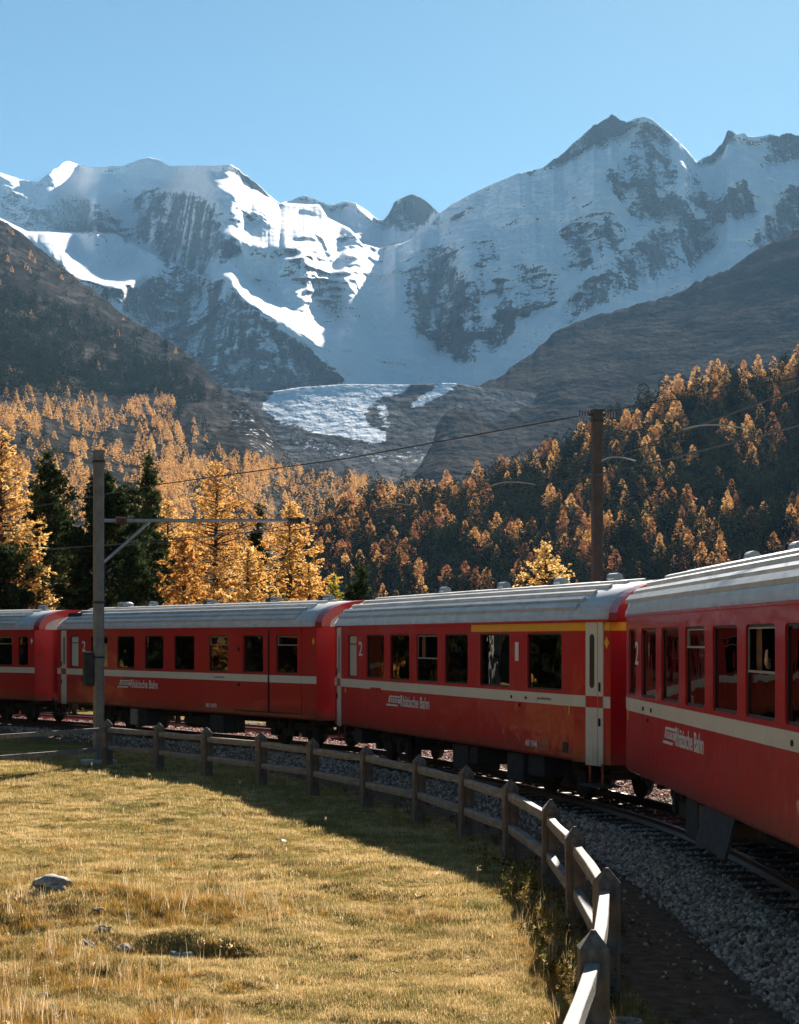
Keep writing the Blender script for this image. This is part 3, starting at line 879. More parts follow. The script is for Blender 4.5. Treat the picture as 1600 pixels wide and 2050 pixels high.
def scatter_hill(h, n, dens, size, seed, vmax=1230):
    """dens(u,v)->(p_larch,p_pine); returns list of (kind, P, height, u, v)"""
    rng = np.random.default_rng(seed); out = []
    u = rng.uniform(h['u'][0] + 5, h['u'][-1] - 5, n)
    q = rng.uniform(0, 1, n)
    for i in range(n):
        rv = float(np.interp(u[i], h['u'], h['rv'])); bv = vmax
        v = rv + (bv - rv) * q[i]
        pl, pp = dens(u[i], v)
        r = rng.uniform()
        k = 'larch' if r < pl else ('pine' if r < pl + pp else None)
        if not k: continue
        P = hs_point(h, u[i], v)
        out.append((k, P, size(u[i], v, k, rng), u[i], v))
    return out
def nz(u, v, s, seed): return float(vnoise(np.array([u / s]), np.array([v / s]), None, seed)[0])
def dens_right(u, v):
    rv = float(np.interp(u, right_hill['u'], right_hill['rv']))
    up = 1 - min(1, (v - rv) / 230.0)
    n = nz(u, v, 75, 3) * .55 + nz(u, v, 30, 4) * .45
    low = max(0, (v - 1060) / 120.0) if v > 1060 else 0
    L = .20 + .22 * up + n * .55
    if rv > 900: L *= .8
    L = max(.03, min(.9, L))
    keep = 1.0
    if v - rv > 200: keep = .8
    return L * keep, (1 - L) * keep
LEFTP = [(0, 570), (150, 630), (330, 700), (440, 775), (480, 810), (420, 812), (300, 790), (180, 800), (60, 812), (-350, 820), (-350, 380)]
def dens_left(u, v):
    n = nz(u, v, 50, 8) * .6 + nz(u, v, 20, 9) * .4
    rv = float(np.interp(u, left_mountain['u'], left_mountain['rv']))
    # line between scree and larch wood
    edge = float(np.interp(u, [-350, 0, 120, 200, 300, 350, 400, 480, 560, 700, 830, 960], [790, 800, 800, 800, 812, 850, 890, 915, 935, 958, 975, 1010]))
    if 255 < u < 350 and 800 < v < 840: return .6, 0
    if v > edge:
        g = .42 + n * 1.1
        if n < -.3: g = .10
        return max(0, min(.97, g * .95)), .04
    U1 = np.array([u]); V1 = np.array([v])
    if inpoly(U1, V1, LEFTP)[0]:
        q = smooth01(np.array([(v - rv - 20) / 70.0]))[0]
        if v > 790 and u < 200: return .15, .6
        return .014 * q, max(0, .95 + .4 * n) * q
    if u < 420: return .05, .06
    return 0, 0
right = scatter_hill(right_hill, 3900, dens_right, lambda u, v, k, r: (13.0 if k == 'larch' else 13.0) * r.uniform(.5, 1.25), 71)
left = scatter_hill(left_mountain, 10500, dens_left, lambda u, v, k, r: (10.5 if k == 'larch' else 17.0) * r.uniform(.6, 1.2), 72, 1110)
allt = [(k, P, s, u, v, 'r') for k, P, s, u, v in right] + [(k, P, s, u, v, 'l') for k, P, s, u, v in left]
NREST = {}
for kind in ('larch', 'pine'):
    T_ = [t for t in allt if t[0] == kind]
    T_.sort(key=lambda t: -t[2] / t[1][1] * (1 if -30 < t[3] < 1630 else .01))
    near, rest = T_[:300], T_[300:]
    rr = random.Random(5)
    for i, (k, P, s, u, v, side) in enumerate(near):
        o = bpy.data.objects.new(kind + '_tree', MIDME[kind][i % 6])
        o.location = (P[0], P[1], P[2] - .3); w = rr.uniform(.8, 1.25) * s
        o.scale = (w, w, s); o.rotation_euler = (0, 0, rr.uniform(0, 6.28))
        link(o)
        reg = ('left of the mast' if u < 1196 else 'right of the mast') + (', on its skyline' if v < float(np.interp(u, right_hill['u'], right_hill['rv'])) + 45 else (', just above carriage roofs' if v > 1110 else ', midway up'))
        if kind == 'larch': tag(o, 'golden larch on the right hillside ' + reg if side == 'r' else 'golden larch on the lower slope left of the valley', 'larch tree', 'golden larches on the right hillside ' + reg if side == 'r' else 'golden larches on the left slope')
        else: tag(o, 'dark pine on the right hillside ' + reg if side == 'r' else 'dark green pine on the slope left of the valley', 'pine tree', 'dark pines on the right hillside ' + reg if side == 'r' else 'dark pines on the left slope')
    Vs, Ts, b = [], [], 0
    for i, (k, P, s, u, v, side) in enumerate(rest):
        V0, T0 = (REST if side == 'r' else FAR)[kind][i % 6]
        a = rr.uniform(0, 6.28); c, sn = math.cos(a), math.sin(a); w = s * rr.uniform(.85, 1.3)
        V = np.empty_like(V0); V[:, 0] = (V0[:, 0] * c - V0[:, 1] * sn) * w; V[:, 1] = (V0[:, 0] * sn + V0[:, 1] * c) * w; V[:, 2] = V0[:, 2] * s - .4
        Vs.append(V + np.asarray(P)); Ts.append(T0 + b); b += len(V)
    if Vs:
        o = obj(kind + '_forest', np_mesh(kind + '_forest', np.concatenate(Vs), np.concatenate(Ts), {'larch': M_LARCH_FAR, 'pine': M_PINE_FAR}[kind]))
        tag(o, {'larch': 'distant golden larch wood covering the slopes', 'pine': 'distant dark pine wood covering the slopes'}[kind], kind='stuff')
    NREST[kind] = len(rest)
print('hillside trees', len(right), len(left), NREST)
# ------------------------------------------------------------------ train
def paint(name, c, rough=.28, coat=.6, dirt=.25, wav=.006):
    t = NT(name)
    n = t.noise(1.3, 5, .65, t.co('Object', (1, 1, 1)))
    st = t.noise(5, 4, .7, t.co('Object', (2.5, 2.5, .35)))
    d = t.ramp(t.math('ADD', t.math('MULTIPLY', n, .5), t.math('MULTIPLY', st, .5)), [(.40, 0.0), (.72, 1.0)])
    sp = t.n('ShaderNodeSeparateXYZ'); t.l(t.co('Object'), sp.inputs[0])
    low = t.ramp(t.math('ADD', sp.outputs[2], t.math('MULTIPLY', t.math('SUBTRACT', st, .5), .9)), [(.72, 1.0), (1.0, 0.0)])     # brake dust low on the side
    base = t.mix(t.math('MULTIPLY', d, dirt), c, tuple(x * .5 + .05 for x in c))
    t.col(t.mix(t.math('MULTIPLY', low, dirt * 1.3), base, (.10, .055, .035)))
    t.l(t.ramp(st, [(.3, rough), (.7, rough + .16)]), t.p.inputs['Roughness'])
    t.p.inputs['Specular IOR Level'].default_value = .16
    t.p.inputs['Coat Weight'].default_value = coat
    t.p.inputs['Coat Roughness'].default_value = .07
    w = t.noise(1.1, 3, .5, t.co('Object', (.9, .9, 1.4)))
    b = t.bump(w, wav * 5, .8)
    t.l(b, t.p.inputs['Coat Normal'])
    return t.m
def plain(name, c, rough=.5, metal=0.0, spec=.5, n=.25, sc=8.0):
    t = NT(name)
    f = t.noise(sc, 4, .6)
    t.col(t.ramp(f, [(.3, tuple(x * (1 - n) for x in c)), (.7, tuple(min(1, x * (1 + n)) for x in c))])).rough(rough, spec)
    t.p.inputs['Metallic'].default_value = metal
    return t.m
M_RED = paint('red_body_paint', (.62, .006, .012), .30, .40, .5)
M_RED2 = paint('weathered_red_body_paint', (.58, .016, .016), .38, .32, .6)
M_REDD = paint('deep_red_end_paint', (.42, .006, .012), .30, .35, .1)
M_CREAM = paint('cream_stripe_paint', (.80, .75, .64), .4, .2, .3)
M_WHITE = plain('white_lettering', (.78, .78, .76), .45, n=.05)
M_YELL = plain('yellow_marking', (.95, .46, .01), .4, n=.05)
M_GREYTXT = plain('grey_lettering', (.14, .14, .14), .5, n=.05)
M_BLACK = plain('black_rubber', (.012, .012, .012), .5)
M_UNDER = plain('underframe_grime', (.022, .019, .017), .8, n=.5)
M_BOX = plain('grey_underframe_box', (.045, .044, .042), .75, spec=.2, n=.35)
M_STEEL = plain('worn_steel', (.30, .28, .26), .35, .9, n=.3)
M_ALU = plain('bare_aluminium', (.30, .30, .30), .4, .7, n=.15)
M_SASH = plain('aluminium_sash', (.50, .48, .44), .35, .6, n=.1)
M_IN = plain('interior_panel', (.10, .075, .055), .7, n=.3)
M_SEAT = plain('seat_fabric', (.05, .018, .02), .9, n=.3)
M_MILK = plain('milk_glass', (.62, .66, .60), .15, n=.04)
M_CURT = plain('curtain_cloth', (.20, .10, .05), .9, n=.3)
def roof_mat():
    t = NT('roof_grey_paint')
    n = t.noise(2.2, 6, .7); st = t.noise(3, 5, .7, t.co('Object', (.5, 4, 4)))
    t.col(t.ramp(t.math('ADD', t.math('MULTIPLY', n, .5), t.math('MULTIPLY', st, .5)), [(.3, (.36, .36, .35)), (.55, (.60, .59, .56)), (.7, (.74, .72, .67))]))
    t.rough(.42, .5)
    return t.m
M_ROOF = roof_mat()
def glass_mat():
    t = NT('window_glass')
    fr = t.n('ShaderNodeFresnel'); fr.inputs['IOR'].default_value = 1.9
    gl = t.n('ShaderNodeBsdfGlossy'); gl.inputs['Roughness'].default_value = .012; gl.inputs['Color'].default_value = (.88, .86, .82, 1)
    tr = t.n('ShaderNodeBsdfTransparent'); tr.inputs['Color'].default_value = (.22, .22, .20, 1)
    mx = t.n('ShaderNodeMixShader')
    bmp = t.n('ShaderNodeBump'); bmp.inputs['Distance'].default_value = .012; bmp.inputs['Strength'].default_value = .25
    t.l(t.noise(1.6, 2, .5), bmp.inputs['Height'])
    t.l(bmp.outputs[0], gl.inputs['Normal'])
    t.l(fr.outputs[0], mx.inputs[0]); t.l(tr.outputs[0], mx.inputs[1]); t.l(gl.outputs[0], mx.inputs[2])
    t.l(mx.outputs[0], t.out.inputs['Surface'])
    return t.m
M_GLASS = glass_mat()

ZB, ZT = .76, 2.93       # side sheet bottom / top
WB, WT = 1.82, 2.75      # window opening
W = 2.6                  # body width
TL, TI = 1.15, .15       # vestibule length and inset

def rrect(x0, x1, z0, z1, r=.07, n=4):
    p = []
    for cx, cz, a0 in ((x1 - r, z1 - r, 0), (x0 + r, z1 - r, 90), (x0 + r, z0 + r, 180), (x1 - r, z0 + r, 270)):
        for k in range(n + 1):
            a = R(a0 + 90 * k / n); p.append((cx + r * math.cos(a), cz + r * math.sin(a)))
    return p
def text_mesh(s, size, xs=.62, bold=.02, shear=0.0, ext=.002):
    cu = bpy.data.curves.new('lettering', 'FONT')
    cu.body = s; cu.size = size; cu.offset = bold * size; cu.extrude = ext; cu.shear = shear; cu.align_x = 'LEFT'
    o = bpy.data.objects.new('lettering_source', cu); COL.objects.link(o)
    dg = bpy.context.evaluated_depsgraph_get(); dg.update()
    me = bpy.data.meshes.new_from_object(o.evaluated_get(dg))
    bpy.data.objects.remove(o)
    n = len(me.vertices); co = np.empty(n * 3, np.float32); me.vertices.foreach_get('co', co); co = co.reshape(-1, 3)
    co[:, 0] *= xs
    me.vertices.foreach_set('co', co.ravel()); me.update()
    return me, co[:, 0].min(), co[:, 0].max(), co[:, 1].min(), co[:, 1].max()

class Car:
    def __init__(s, k, label, red):
        s.k = k; s.A, s.B, s.dx, s.ny, s.L = car_frame(k)
        s.root = thing('railway_carriage', label, 'railway carriage', (s.B.x, s.B.y, 0), math.atan2(s.dx.y, s.dx.x), 'carriages of the red train')
        s.red = red
    def X(s, u):
        """local x of the point of the side plane under column u"""
        r = (u - 800) / F
        # B.x + dx.x t = r (B.y + dx.y t)
        return (r * s.B.y - s.B.x) / (s.dx.x - r * s.dx.y)
    def Z(s, u, v):
        t = s.X(u); y = s.B.y + s.dx.y * t
        return CAMZ + (HZ - v) / F * y
    def part(s, name, mb, mat, parent=None, smooth=False):
        return mb.build(name, mat, parent or s.root, smooth)
    # footprint: y of the side at local x (0 = flat side)
    def inset(s, x):
        if s.taper_near and x < 0: return -TI * min(1, -x / TL)
        if s.taper_far and x > s.L: return -TI * min(1, (x - s.L) / TL)
        return 0.0
    def build(s, wins, taper_near=True, taper_far=True, nb=None):
        s.taper_near, s.taper_far = taper_near, taper_far
        s.x0 = -TL if taper_near else -.02
        s.x1 = s.L + TL if taper_far else s.L
        L = s.L
        holes = [(min(s.X(a), s.X(b)), max(s.X(a), s.X(b)), k) for a, b, k in wins]
        holes = [(a, b, k) for a, b, k in holes if b - a > .1]
        s.holes = holes
        # side sheets with real openings (both sides)
        body = MB()
        outer = [(0 if taper_near else s.x0, ZB), (L, ZB), (L, ZT), (0 if taper_near else s.x0, ZT)]
        loops = [rrect(a, b, WB, WT) for a, b, k in holes]
        allp = [outer] + loops
        flat = [p for l in allp for p in l]
        tris = geometry.tessellate_polygon([[Vector((p[0], p[1], 0)) for p in l] for l in allp])
        for yy, flip in ((0.0, 0), (-W, 1)):
            body.add([(p[0], yy, p[1]) for p in flat], [tuple(t) if flip else tuple(reversed(t)) for t in tris])
            jy = yy - .045 if not flip else yy + .045
            for l in loops:
                n = len(l)
                body.add([(p[0], yy, p[1]) for p in l] + [(p[0], jy, p[1]) for p in l], [(i, (i + 1) % n, n + (i + 1) % n, n + i) for i in range(n)])
            sg = -1 if not flip else 1
            # curved skirt under the side and the cant rail above it
            pr = [(yy, ZB), (yy + sg * .012, ZB - .03), (yy + sg * .05, ZB - .055), (yy + sg * .12, ZB - .06)]
            body.sweep(pr, outer[0][0], L)
        # tapered vestibules and end walls
        def vest(xa, xb, far):
            for sg, y0 in ((1, 0.0), (-1, -W)):
                i = -TI * sg
                pts = [(xa, y0), (xb, y0 + i)]
                body.add([(xa, y0, ZB - .05), (xb, y0 + i, ZB - .05), (xb, y0 + i, ZT), (xa, y0, ZT)], [(0, 1, 2, 3)])
        if taper_near: vest(0, -TL, 0)
        if taper_far: vest(L, L + TL, 1)
        for xe, tp in ((s.x0, taper_near), (s.x1, taper_far)):
            i = TI if tp else 0
            n = 14
            arch = [(-W / 2 + (W / 2 - i) * math.cos(a), ZT + .60 * math.sin(a)) for a in [PI * q / n for q in range(n + 1)]]
            arch = [(-i, ZB - .05)] + arch + [(-W + i, ZB - .05)]
            body.add([(xe, y, z) for y, z in arch], [tuple(range(len(arch)))])
        # floor
        body.add([(s.x0, -.12, ZB - .06), (s.x1, -.12, ZB - .06), (s.x1, -W + .12, ZB - .06), (s.x0, -W + .12, ZB - .06)], [(0, 1, 2, 3)])
        s.body = s.part('body', body, s.red)
        # interior
        inn = MB()
        inn.add([(s.x0 + .1, -.1, 1.02), (s.x1 - .1, -.1, 1.02), (s.x1 - .1, -W + .1, 1.02), (s.x0 + .1, -W + .1, 1.02)], [(0, 1, 2, 3)])
        inn.add([(s.x0 + .1, -.1, 2.9), (s.x1 - .1, -.1, 2.9), (s.x1 - .1, -W + .1, 2.9), (s.x0 + .1, -W + .1, 2.9)], [(0, 1, 2, 3)])
        for xx in (0.15, L - .15):
            inn.box(xx - .02, xx + .02, -W + .1, -.1, 1.02, 2.9)
        s.part('interior', inn, M_IN)
        x = 1.1
        seat = MB().bevbox(-.06, .06, -1.05, -.12, 1.35, 2.10, .03).bevbox(-.28, .28, -1.05, -.12, 1.32, 1.46, .03).mesh('seat', M_SEAT)
        while x < L - 1:
            for yy in (0, -1.35):
                o = obj('seat', seat, s.root, (x, yy, 0))
            x += 1.55
        # roof
        s.roof()
        # windows: frame > pane
        for a, b, k in holes:
            for yy, sg in ((0.0, 1), (-W, -1)):
                o_ = rrect(a + .001, b - .001, WB + .001, WT - .001); i_ = rrect(a + .028, b - .028, WB + .028, WT - .028, .05)
                n = len(o_); m = MB(); y1 = yy - .022 * sg; y2 = yy - .05 * sg
                m.add([(p[0], y1, p[1]) for p in o_] + [(p[0], y1, p[1]) for p in i_] + [(p[0], y2, p[1]) for p in i_],
                      [(i, (i + 1) % n, n + (i + 1) % n, n + i) for i in range(n)] + [(n + i, n + (i + 1) % n, 2 * n + (i + 1) % n, 2 * n + i) for i in range(n)])
                fr = s.part('window', m, M_BLACK)
                yp = yy - .036 * sg
                if k == 'open' and sg > 0: i_ = rrect(a + .028, b - .028, WB + .028, WB + .46, .05); n = len(i_)
                pm = MB().add([(p[0], yp, p[1]) for p in i_], [tuple(range(n)) if sg < 0 else tuple(reversed(range(n)))])
                s.part('pane', pm, M_MILK if k == 'milk' else M_GLASS, fr)
                if sg > 0:
                    if k in ('sash', 'open', 'vent'):
                        zc = {'sash': WT - .20, 'open': WB + .46, 'vent': WT - .24}[k]
                        sm = MB().box(a + .03, b - .03, -.034, -.020, zc - .012, zc + .012).box(a + .03, b - .03, -.034, -.022, WT - .045, WT - .03)
                        sm.box(a + .03, a + .045, -.034, -.022, zc, WT - .03).box(b - .045, b - .03, -.034, -.022, zc, WT - .03)
                        s.part('sash_frame', sm, M_SASH, fr)
                    if k == 'milk':
                        sm = MB().box(a + .03, b - .03, -.034, -.024, WT - .22, WT - .19)
                        s.part('sash_frame', sm, M_CURT, fr)
                    if k in ('', 'open') and b - a > .6:
                        cm = MB(); xa = b - .05
                        for q in range(5):
                            cm.add([(xa - q * .035, -.10 - .02 * (q % 2), WB), (xa - (q + 1) * .035, -.10 - .02 * ((q + 1) % 2), WB), (xa - (q + 1) * .035, -.10 - .02 * ((q + 1) % 2), WT), (xa - q * .035, -.10 - .02 * (q % 2), WT)], [(0, 1, 2, 3)])
                        s.part('curtain', cm, M_CURT, fr)
        # cream stripe, 4 mm proud
        st = MB(); z0, z1 = 1.585, 1.765
        st.box(0 if taper_near else s.x0, L, .0, .004, z0, z1)
        if taper_near: st.add([(0, .004, z0), (-TL, -TI + .004, z0), (-TL, -TI + .004, z1), (0, .004, z1)], [(0, 1, 2, 3)])
        if taper_far: st.add([(L, .004, z0), (L + TL, -TI + .004, z0), (L + TL, -TI + .004, z1), (L, .004, z1)], [(3, 2, 1, 0)])
        s.part('stripe', st, M_CREAM)
        # gutter under the roof
        g = MB().bar((s.x0, s.inset(s.x0) + .02, ZT + .01), (0 if taper_near else s.x0 + .1, .02, ZT + .01), .05, .035)
        g.box(0 if taper_near else s.x0 + .1, L, -.005, .035, ZT - .01, ZT + .025)
        s.part('gutter', g, s.red)
        s.under(nb)
    def roof(s):
        prof = [(.015, 2.955), (.0, 3.02), (-.035, 3.10), (-.10, 3.18), (-.20, 3.255), (-.34, 3.33), (-.52, 3.40), (-.74, 3.465), (-1.0, 3.51), (-1.3, 3.53)]
        prof = [(y, 2.955 + (z - 2.955) * 1.10) for y, z in prof]
        full = prof + [(-W - y, z) for y, z in reversed(prof[:-1])]
        m = MB()
        xs = [s.x0 - .02, s.x0 + .35, 0.05 if s.taper_near else s.x0 + .5, s.L / 2, s.L - .05, s.x1 - .35, s.x1 + .02]
        n = len(full); b = len(m.v)
        for i, x in enumerate(xs):
            ins = -s.inset(x) if x < s.L / 2 or x > s.L / 2 else 0
            dz = -.05 if i in (0, 6) else 0
            k = 1 - ins / (W / 2)
            for (y, z) in full:
                m.v.append((x, -W / 2 + (y + W / 2) * k, z + (dz if z > 3.1 else 0)))
        for i in range(len(xs) - 1):
            for j in range(n - 1):
                m.f.append((b + i * n + j, b + (i + 1) * n + j, b + (i + 1) * n + j + 1, b + i * n + j + 1))
        m.f.append(tuple(b + j for j in range(n))); m.f.append(tuple(b + (len(xs) - 1) * n + j for j in reversed(range(n))))
        r = s.part('roof', m, M_ROOF, None, False)
        recalc(r)
        for p in r.data.polygons: p.use_smooth = len(p.vertices) == 4
        s.roofo = r
        # longitudinal steps of the sheeting: each rib is a part of the roof
        def zy(y):
            return float(np.interp(-y, [-p[0] for p in prof], [p[1] for p in prof]))
        xa, xb = s.x0 + 1.15, s.x1 - .75
        for yr in (-.045, -.16, -.36, -.62, -.92, -1.2, -1.45, -1.75, -2.05):
            ym = yr if yr > -1.3 else -W - yr
            z = zy(ym); z2 = zy(ym - .05)
            if yr <= -1.3: rb = MB().box(xa, xb, yr - .03, yr + .03, z - .01, z + .04)
            else: rb = MB().add([(xa, yr + .012, z - .01), (xb, yr + .012, z - .01), (xb, yr + .012, z + .045), (xa, yr + .012, z + .045), (xa, yr - .05, z2 + .050), (xb, yr - .05, z2 + .050), (xb, yr - .06, z2 - .01), (xa, yr - .06, z2 - .01)],
                                [(0, 1, 2, 3), (3, 2, 5, 4), (4, 5, 6, 7), (0, 3, 4, 7), (1, 6, 5, 2)])
            s.part('roof_rib', rb, M_ROOF, r)
        for xx in np.arange(xa + 1.4, xb, 1.9):
            sm = MB()
            for q in range(4, 9):
                (y0, z0), (y1, z1) = prof[q], prof[q + 1] if q + 1 < len(prof) else prof[q]
                sm.add([(xx - .012, y0, z0 + .005), (xx + .012, y0, z0 + .005), (xx + .012, y1, z1 + .005), (xx - .012, y1, z1 + .005)], [(0, 1, 2, 3)])
            s.part('roof_seam', sm, M_BOX, r)
    def vent(s, u, kind='vent'):
        """on the roof crown, placed by the column of its middle"""
        best = None
        for t in np.arange(s.x0, s.x1, .05):
            p = s.B + s.dx * t + s.ny * (-W / 2)
            uu = 800 + p.x / p.y * F
            if best is None or abs(uu - u) < best[0]: best = (abs(uu - u), t)
        t = best[1]; z = 3.585
        if kind == 'vent':
            r = s.part('roof_vent', MB().bevbox(t - .02, t + .16, -W / 2 - .11, -W / 2 + .11, z - .02, z + .15, .015), M_BOX)
            m = MB().tube([(t - .38, -W / 2, z + .09), (t - .02, -W / 2, z + .09)], .085, 12)
            m.box(t - .36, t - .02, -W / 2 - .05, -W / 2 + .05, z - .02, z + .05)
            s.part('cowl', m, M_ALU, r, False)
        else:
            r = s.part('roof_vent', MB().tube([(t, -W / 2, z - .03), (t, -W / 2, z + .06), (t, -W / 2, z + .07), (t, -W / 2, z + .15), (t, -W / 2, z + .19)], [.09, .09, .24, .24, .14], 14), M_ALU)
            s.part('base_plate', MB().bevbox(t - .45, t + .45, -W / 2 - .25, -W / 2 + .25, z - .04, z + .01, .02), M_ALU, r)
    def bogie(s, x):
        y = -W / 2
        fr = MB()
        for sg in (-1, 1):
            yy = y + sg * .78
            fr.box(x - 1.25, x + 1.25, yy - .05, yy + .05, .42, .58).box(x - .3, x + .3, yy - .07, yy + .09, .24, .44)
            for q in (-.8, .8):
                fr.box(x + q - .12, x + q + .12, yy - .06, yy + .08, .24, .50)
                fr.tube([(x + q - .22, yy, .40), (x + q - .22, yy, .62)], .07, 8); fr.tube([(x + q + .22, yy, .40), (x + q + .22, yy, .62)], .07, 8)
            fr.box(x - 1.35, x - 1.2, yy - .04, yy + .06, .18, .5)
            for q in (-.16, .16): fr.tube([(x + q, yy + sg * .06, .44), (x + q, yy + sg * .06, .70)], .09, 10)
        fr.box(x - .3, x + .3, y - .8, y + .8, .45, .66)
        r = s.part('bogie', fr, M_UNDER)
        for q in (-.8, .8):
            for sg in (-1, 1):
                yy = y + sg * .53
                w = MB().tube([(x + q, yy - .06 * sg, .345), (x + q, yy - .045 * sg, .345), (x + q, yy - .045 * sg + .001, .345), (x + q, yy + .055 * sg, .345)], [.38, .38, .345, .335], 24)
                s.part('wheel', w, M_STEEL if False else M_UNDER, r)
            s.part('axle', MB().tube([(x + q, y - .7, .345), (x + q, y + .7, .345)], .06, 8), M_UNDER, r)
    def under(s, nb):
        b = [2.2, s.L - 2.2] if nb is None else nb
        for x in b: s.bogie(x)
        m = MB()
        for yy in (-W / 2 - .45, -W / 2 + .45): m.box(s.x0 + .1, s.x1 - .1, yy - .05, yy + .05, .52, .70)
        for x in np.arange(.5, s.L, 1.7): m.box(x - .04, x + .04, -W + .2, -.2, .58, .70)
        s.part('underframe', m, M_UNDER)
        # couplings and buffer at both ends
        for xe, sg in ((s.x0, -1), (s.x1, 1)):
            c = MB().tube([(xe, -W / 2, .60), (xe + sg * .30, -W / 2, .60)], .08, 10).tube([(xe + sg * .30, -W / 2, .60), (xe + sg * .34, -W / 2, .60)], .19, 14)
            s.part('coupler', c, M_UNDER)
            gm = MB().box(min(xe, xe + sg * .26), max(xe, xe + sg * .26), -W / 2 - .45, -W / 2 + .45, .95, 2.95)
            s.part('gangway_bellows', gm, M_BLACK)
            hs = MB()
            for q in (-.62, .62):
                hs.tube([(xe, -W / 2 + q, .80), (xe + sg * .16, -W / 2 + q, .45), (xe + sg * .30, -W / 2 + q, .36), (xe + sg * .38, -W / 2 + q, .5)], .025, 6)
            s.part('brake_hose', hs, M_BLACK)
    def strip(s, name, u0, u1, z0, z1, mat, dy=.006, th=.004):
        a, b = s.X(u1), s.X(u0)
        return s.part(name, MB().box(min(a, b), max(a, b), dy - th, dy, z0, z1), mat)
    def text(s, txt, u0, u1, z0, z1, mat, dy=.005, bold=.008, name='lettering', parent=None):
        xl, xr = s.X(u0), s.X(u1)
        me, a, b, c, d = text_mesh(txt, 1.0, 1.0, bold)
        me.materials.append(mat)
        o = obj(name, me, parent or s.root)
        kx = (xl - xr) / (b - a); kz = (z1 - z0) / (d - c)
        o.matrix_local = Matrix(((-kx, 0, 0, xl + a * kx), (0, 0, -.5, dy), (0, kz, 0, z0 - c * kz), (0, 0, 0, 1)))
        # local text x -> -x of the car, text y -> z, text z -> y
        o.matrix_local = Matrix(((-kx, 0, 0, xl + a * kx), (0, 0, 1, dy), (0, kz, 0, z0 - c * kz), (0, 0, 0, 1)))
        return o
    def logo(s, u0, u1, z0, z1, ut1):
        """slanted striped emblem followed by the company name"""
        a, b = s.X(u0), s.X(u1)         # a > b
        w = a - b; h = z1 - z0
        m = MB()
        def quad(x0, x1, x2, x3, za, zb):   # fractions: bottom left,bottom right,top right,top left
            m.add([(a - w * x0, .004, z0 + h * za), (a - w * x1, .004, z0 + h * za), (a - w * x2, .004, z0 + h * zb), (a - w * x3, .004, z0 + h * zb)], [(0, 1, 2, 3)])
        quad(.20, 1.0, 1.0, .26, .84, 1.0)
        quad(.14, .24, .32, .24, .40, .86)
        quad(.86, 1.0, 1.0, .86, .30, .72)
        quad(.14, 1.0, 1.0, .18, .34, .42)
        quad(.22, 1.0, 1.0, .22, .68, .74)
        quad(0.0, .82, .86, .04, .0, .17)
        e = s.part('emblem', m, M_WHITE)
        s.text('RhB', u0 + (u1 - u0) * .34, u0 + (u1 - u0) * .80, z0 + h * .44, z0 + h * .66, M_WHITE, .005, .02, 'emblem_lettering', e)
        s.text('Rhätische Bahn', u1 + (u1 - u0) * .04, ut1, z0 + h * .04, z1 + h * .10, M_WHITE, .005, .012)
    def diamond(s, x, z, r, mat, y=.006):
        yy = s.inset(x) + y
        m = MB().add([(x - r * .72, s.inset(x - r * .72) + y, z), (x, yy, z + r), (x + r * .72, s.inset(x + r * .72) + y, z), (x, yy, z - r)], [(0, 1, 2, 3)])
        return s.part('diamond_mark', m, mat)
    def hood(s, near=True, band=False):
        """arched rim round the end of the roof"""
        xe = s.x0 if near else s.x1; sg = -1 if near else 1
        ins = -s.inset(xe); hw = W / 2 - ins
        m = MB(); n = 24
        for i in range(n):
            a0, a1 = PI * i / n, PI * (i + 1) / n
            def P(a, r, x): return (x, -W / 2 + (hw + r) * math.cos(a), 2.94 + (.62 + r) * math.sin(a) ** .82)
            for (r0, r1, x0_, x1_) in ((.03, .03, xe + .02, xe + sg * .30), (-.20, .03, xe + sg * .30, xe + sg * .30), (-.20, -.20, xe + sg * .30, xe)):
                m.add([P(a0, r0, x0_), P(a1, r0, x0_), P(a1, r1, x1_), P(a0, r1, x1_)], [(0, 1, 2, 3)])
        o = s.part('roof_hood', m, M_REDD, None, True)
        return o
    def door(s, near=True):
        """cream folding door in the tapered vestibule wall"""
        sg = -1 if near else 1
        x0 = -.42 if near else s.L + .10; x1 = -.95 if near else s.L + .68
        if near is False: x0, x1 = s.L + .05, s.L + .62
        def Y(x): return s.inset(x)
        m = MB(); n = 2
        xs = np.linspace(x0, x1, 9)
        z0, z1 = ZB - .08, 2.92
        def slab(xa, xb, za, zb, d0, d1, mb):
            mb.add([(xa, Y(xa) + d0, za), (xb, Y(xb) + d0, za), (xb, Y(xb) + d0, zb), (xa, Y(xa) + d0, zb), (xa, Y(xa) + d1, za), (xb, Y(xb) + d1, za), (xb, Y(xb) + d1, zb), (xa, Y(xa) + d1, zb)],
                   [(0, 1, 2, 3), (7, 6, 5, 4), (0, 4, 5, 1), (3, 2, 6, 7), (0, 3, 7, 4), (1, 5, 6, 2)])
        xm = x0 + (x1 - x0) * .70
        slab(x0, xm - sg * .008, z0, z1, .002, .020, m); slab(xm + sg * .008, x1, z0, z1, .002, .020, m)
        d = s.part('door', m, M_CREAM)
        r = MB(); slab(x0, xm - sg * .008, 1.585, 1.765, .0215, .0225, r); slab(xm + sg * .008, x1, 1.585, 1.765, .0215, .0225, r)
        s.part('door_band', r, s.red, d)
        g = MB(); slab(xm - sg * .012, xm + sg * .012, z0, z1, .001, .014, g); s.part('door_seal', g, M_BLACK, d)
        # oval window
        w = MB(); xc = x0 + (x1 - x0) * .38; hw = .075; pts = []
        for q in range(24):
            a = 2 * PI * q / 24; px = xc + hw * math.cos(a); pz = (2.66 if math.sin(a) > 0 else 1.96) + hw * math.sin(a)
            pts.append((px, Y(px) + .023, pz))
        w.add(pts, [tuple(range(24))]); wd = s.part('window', w, M_BLACK, d)
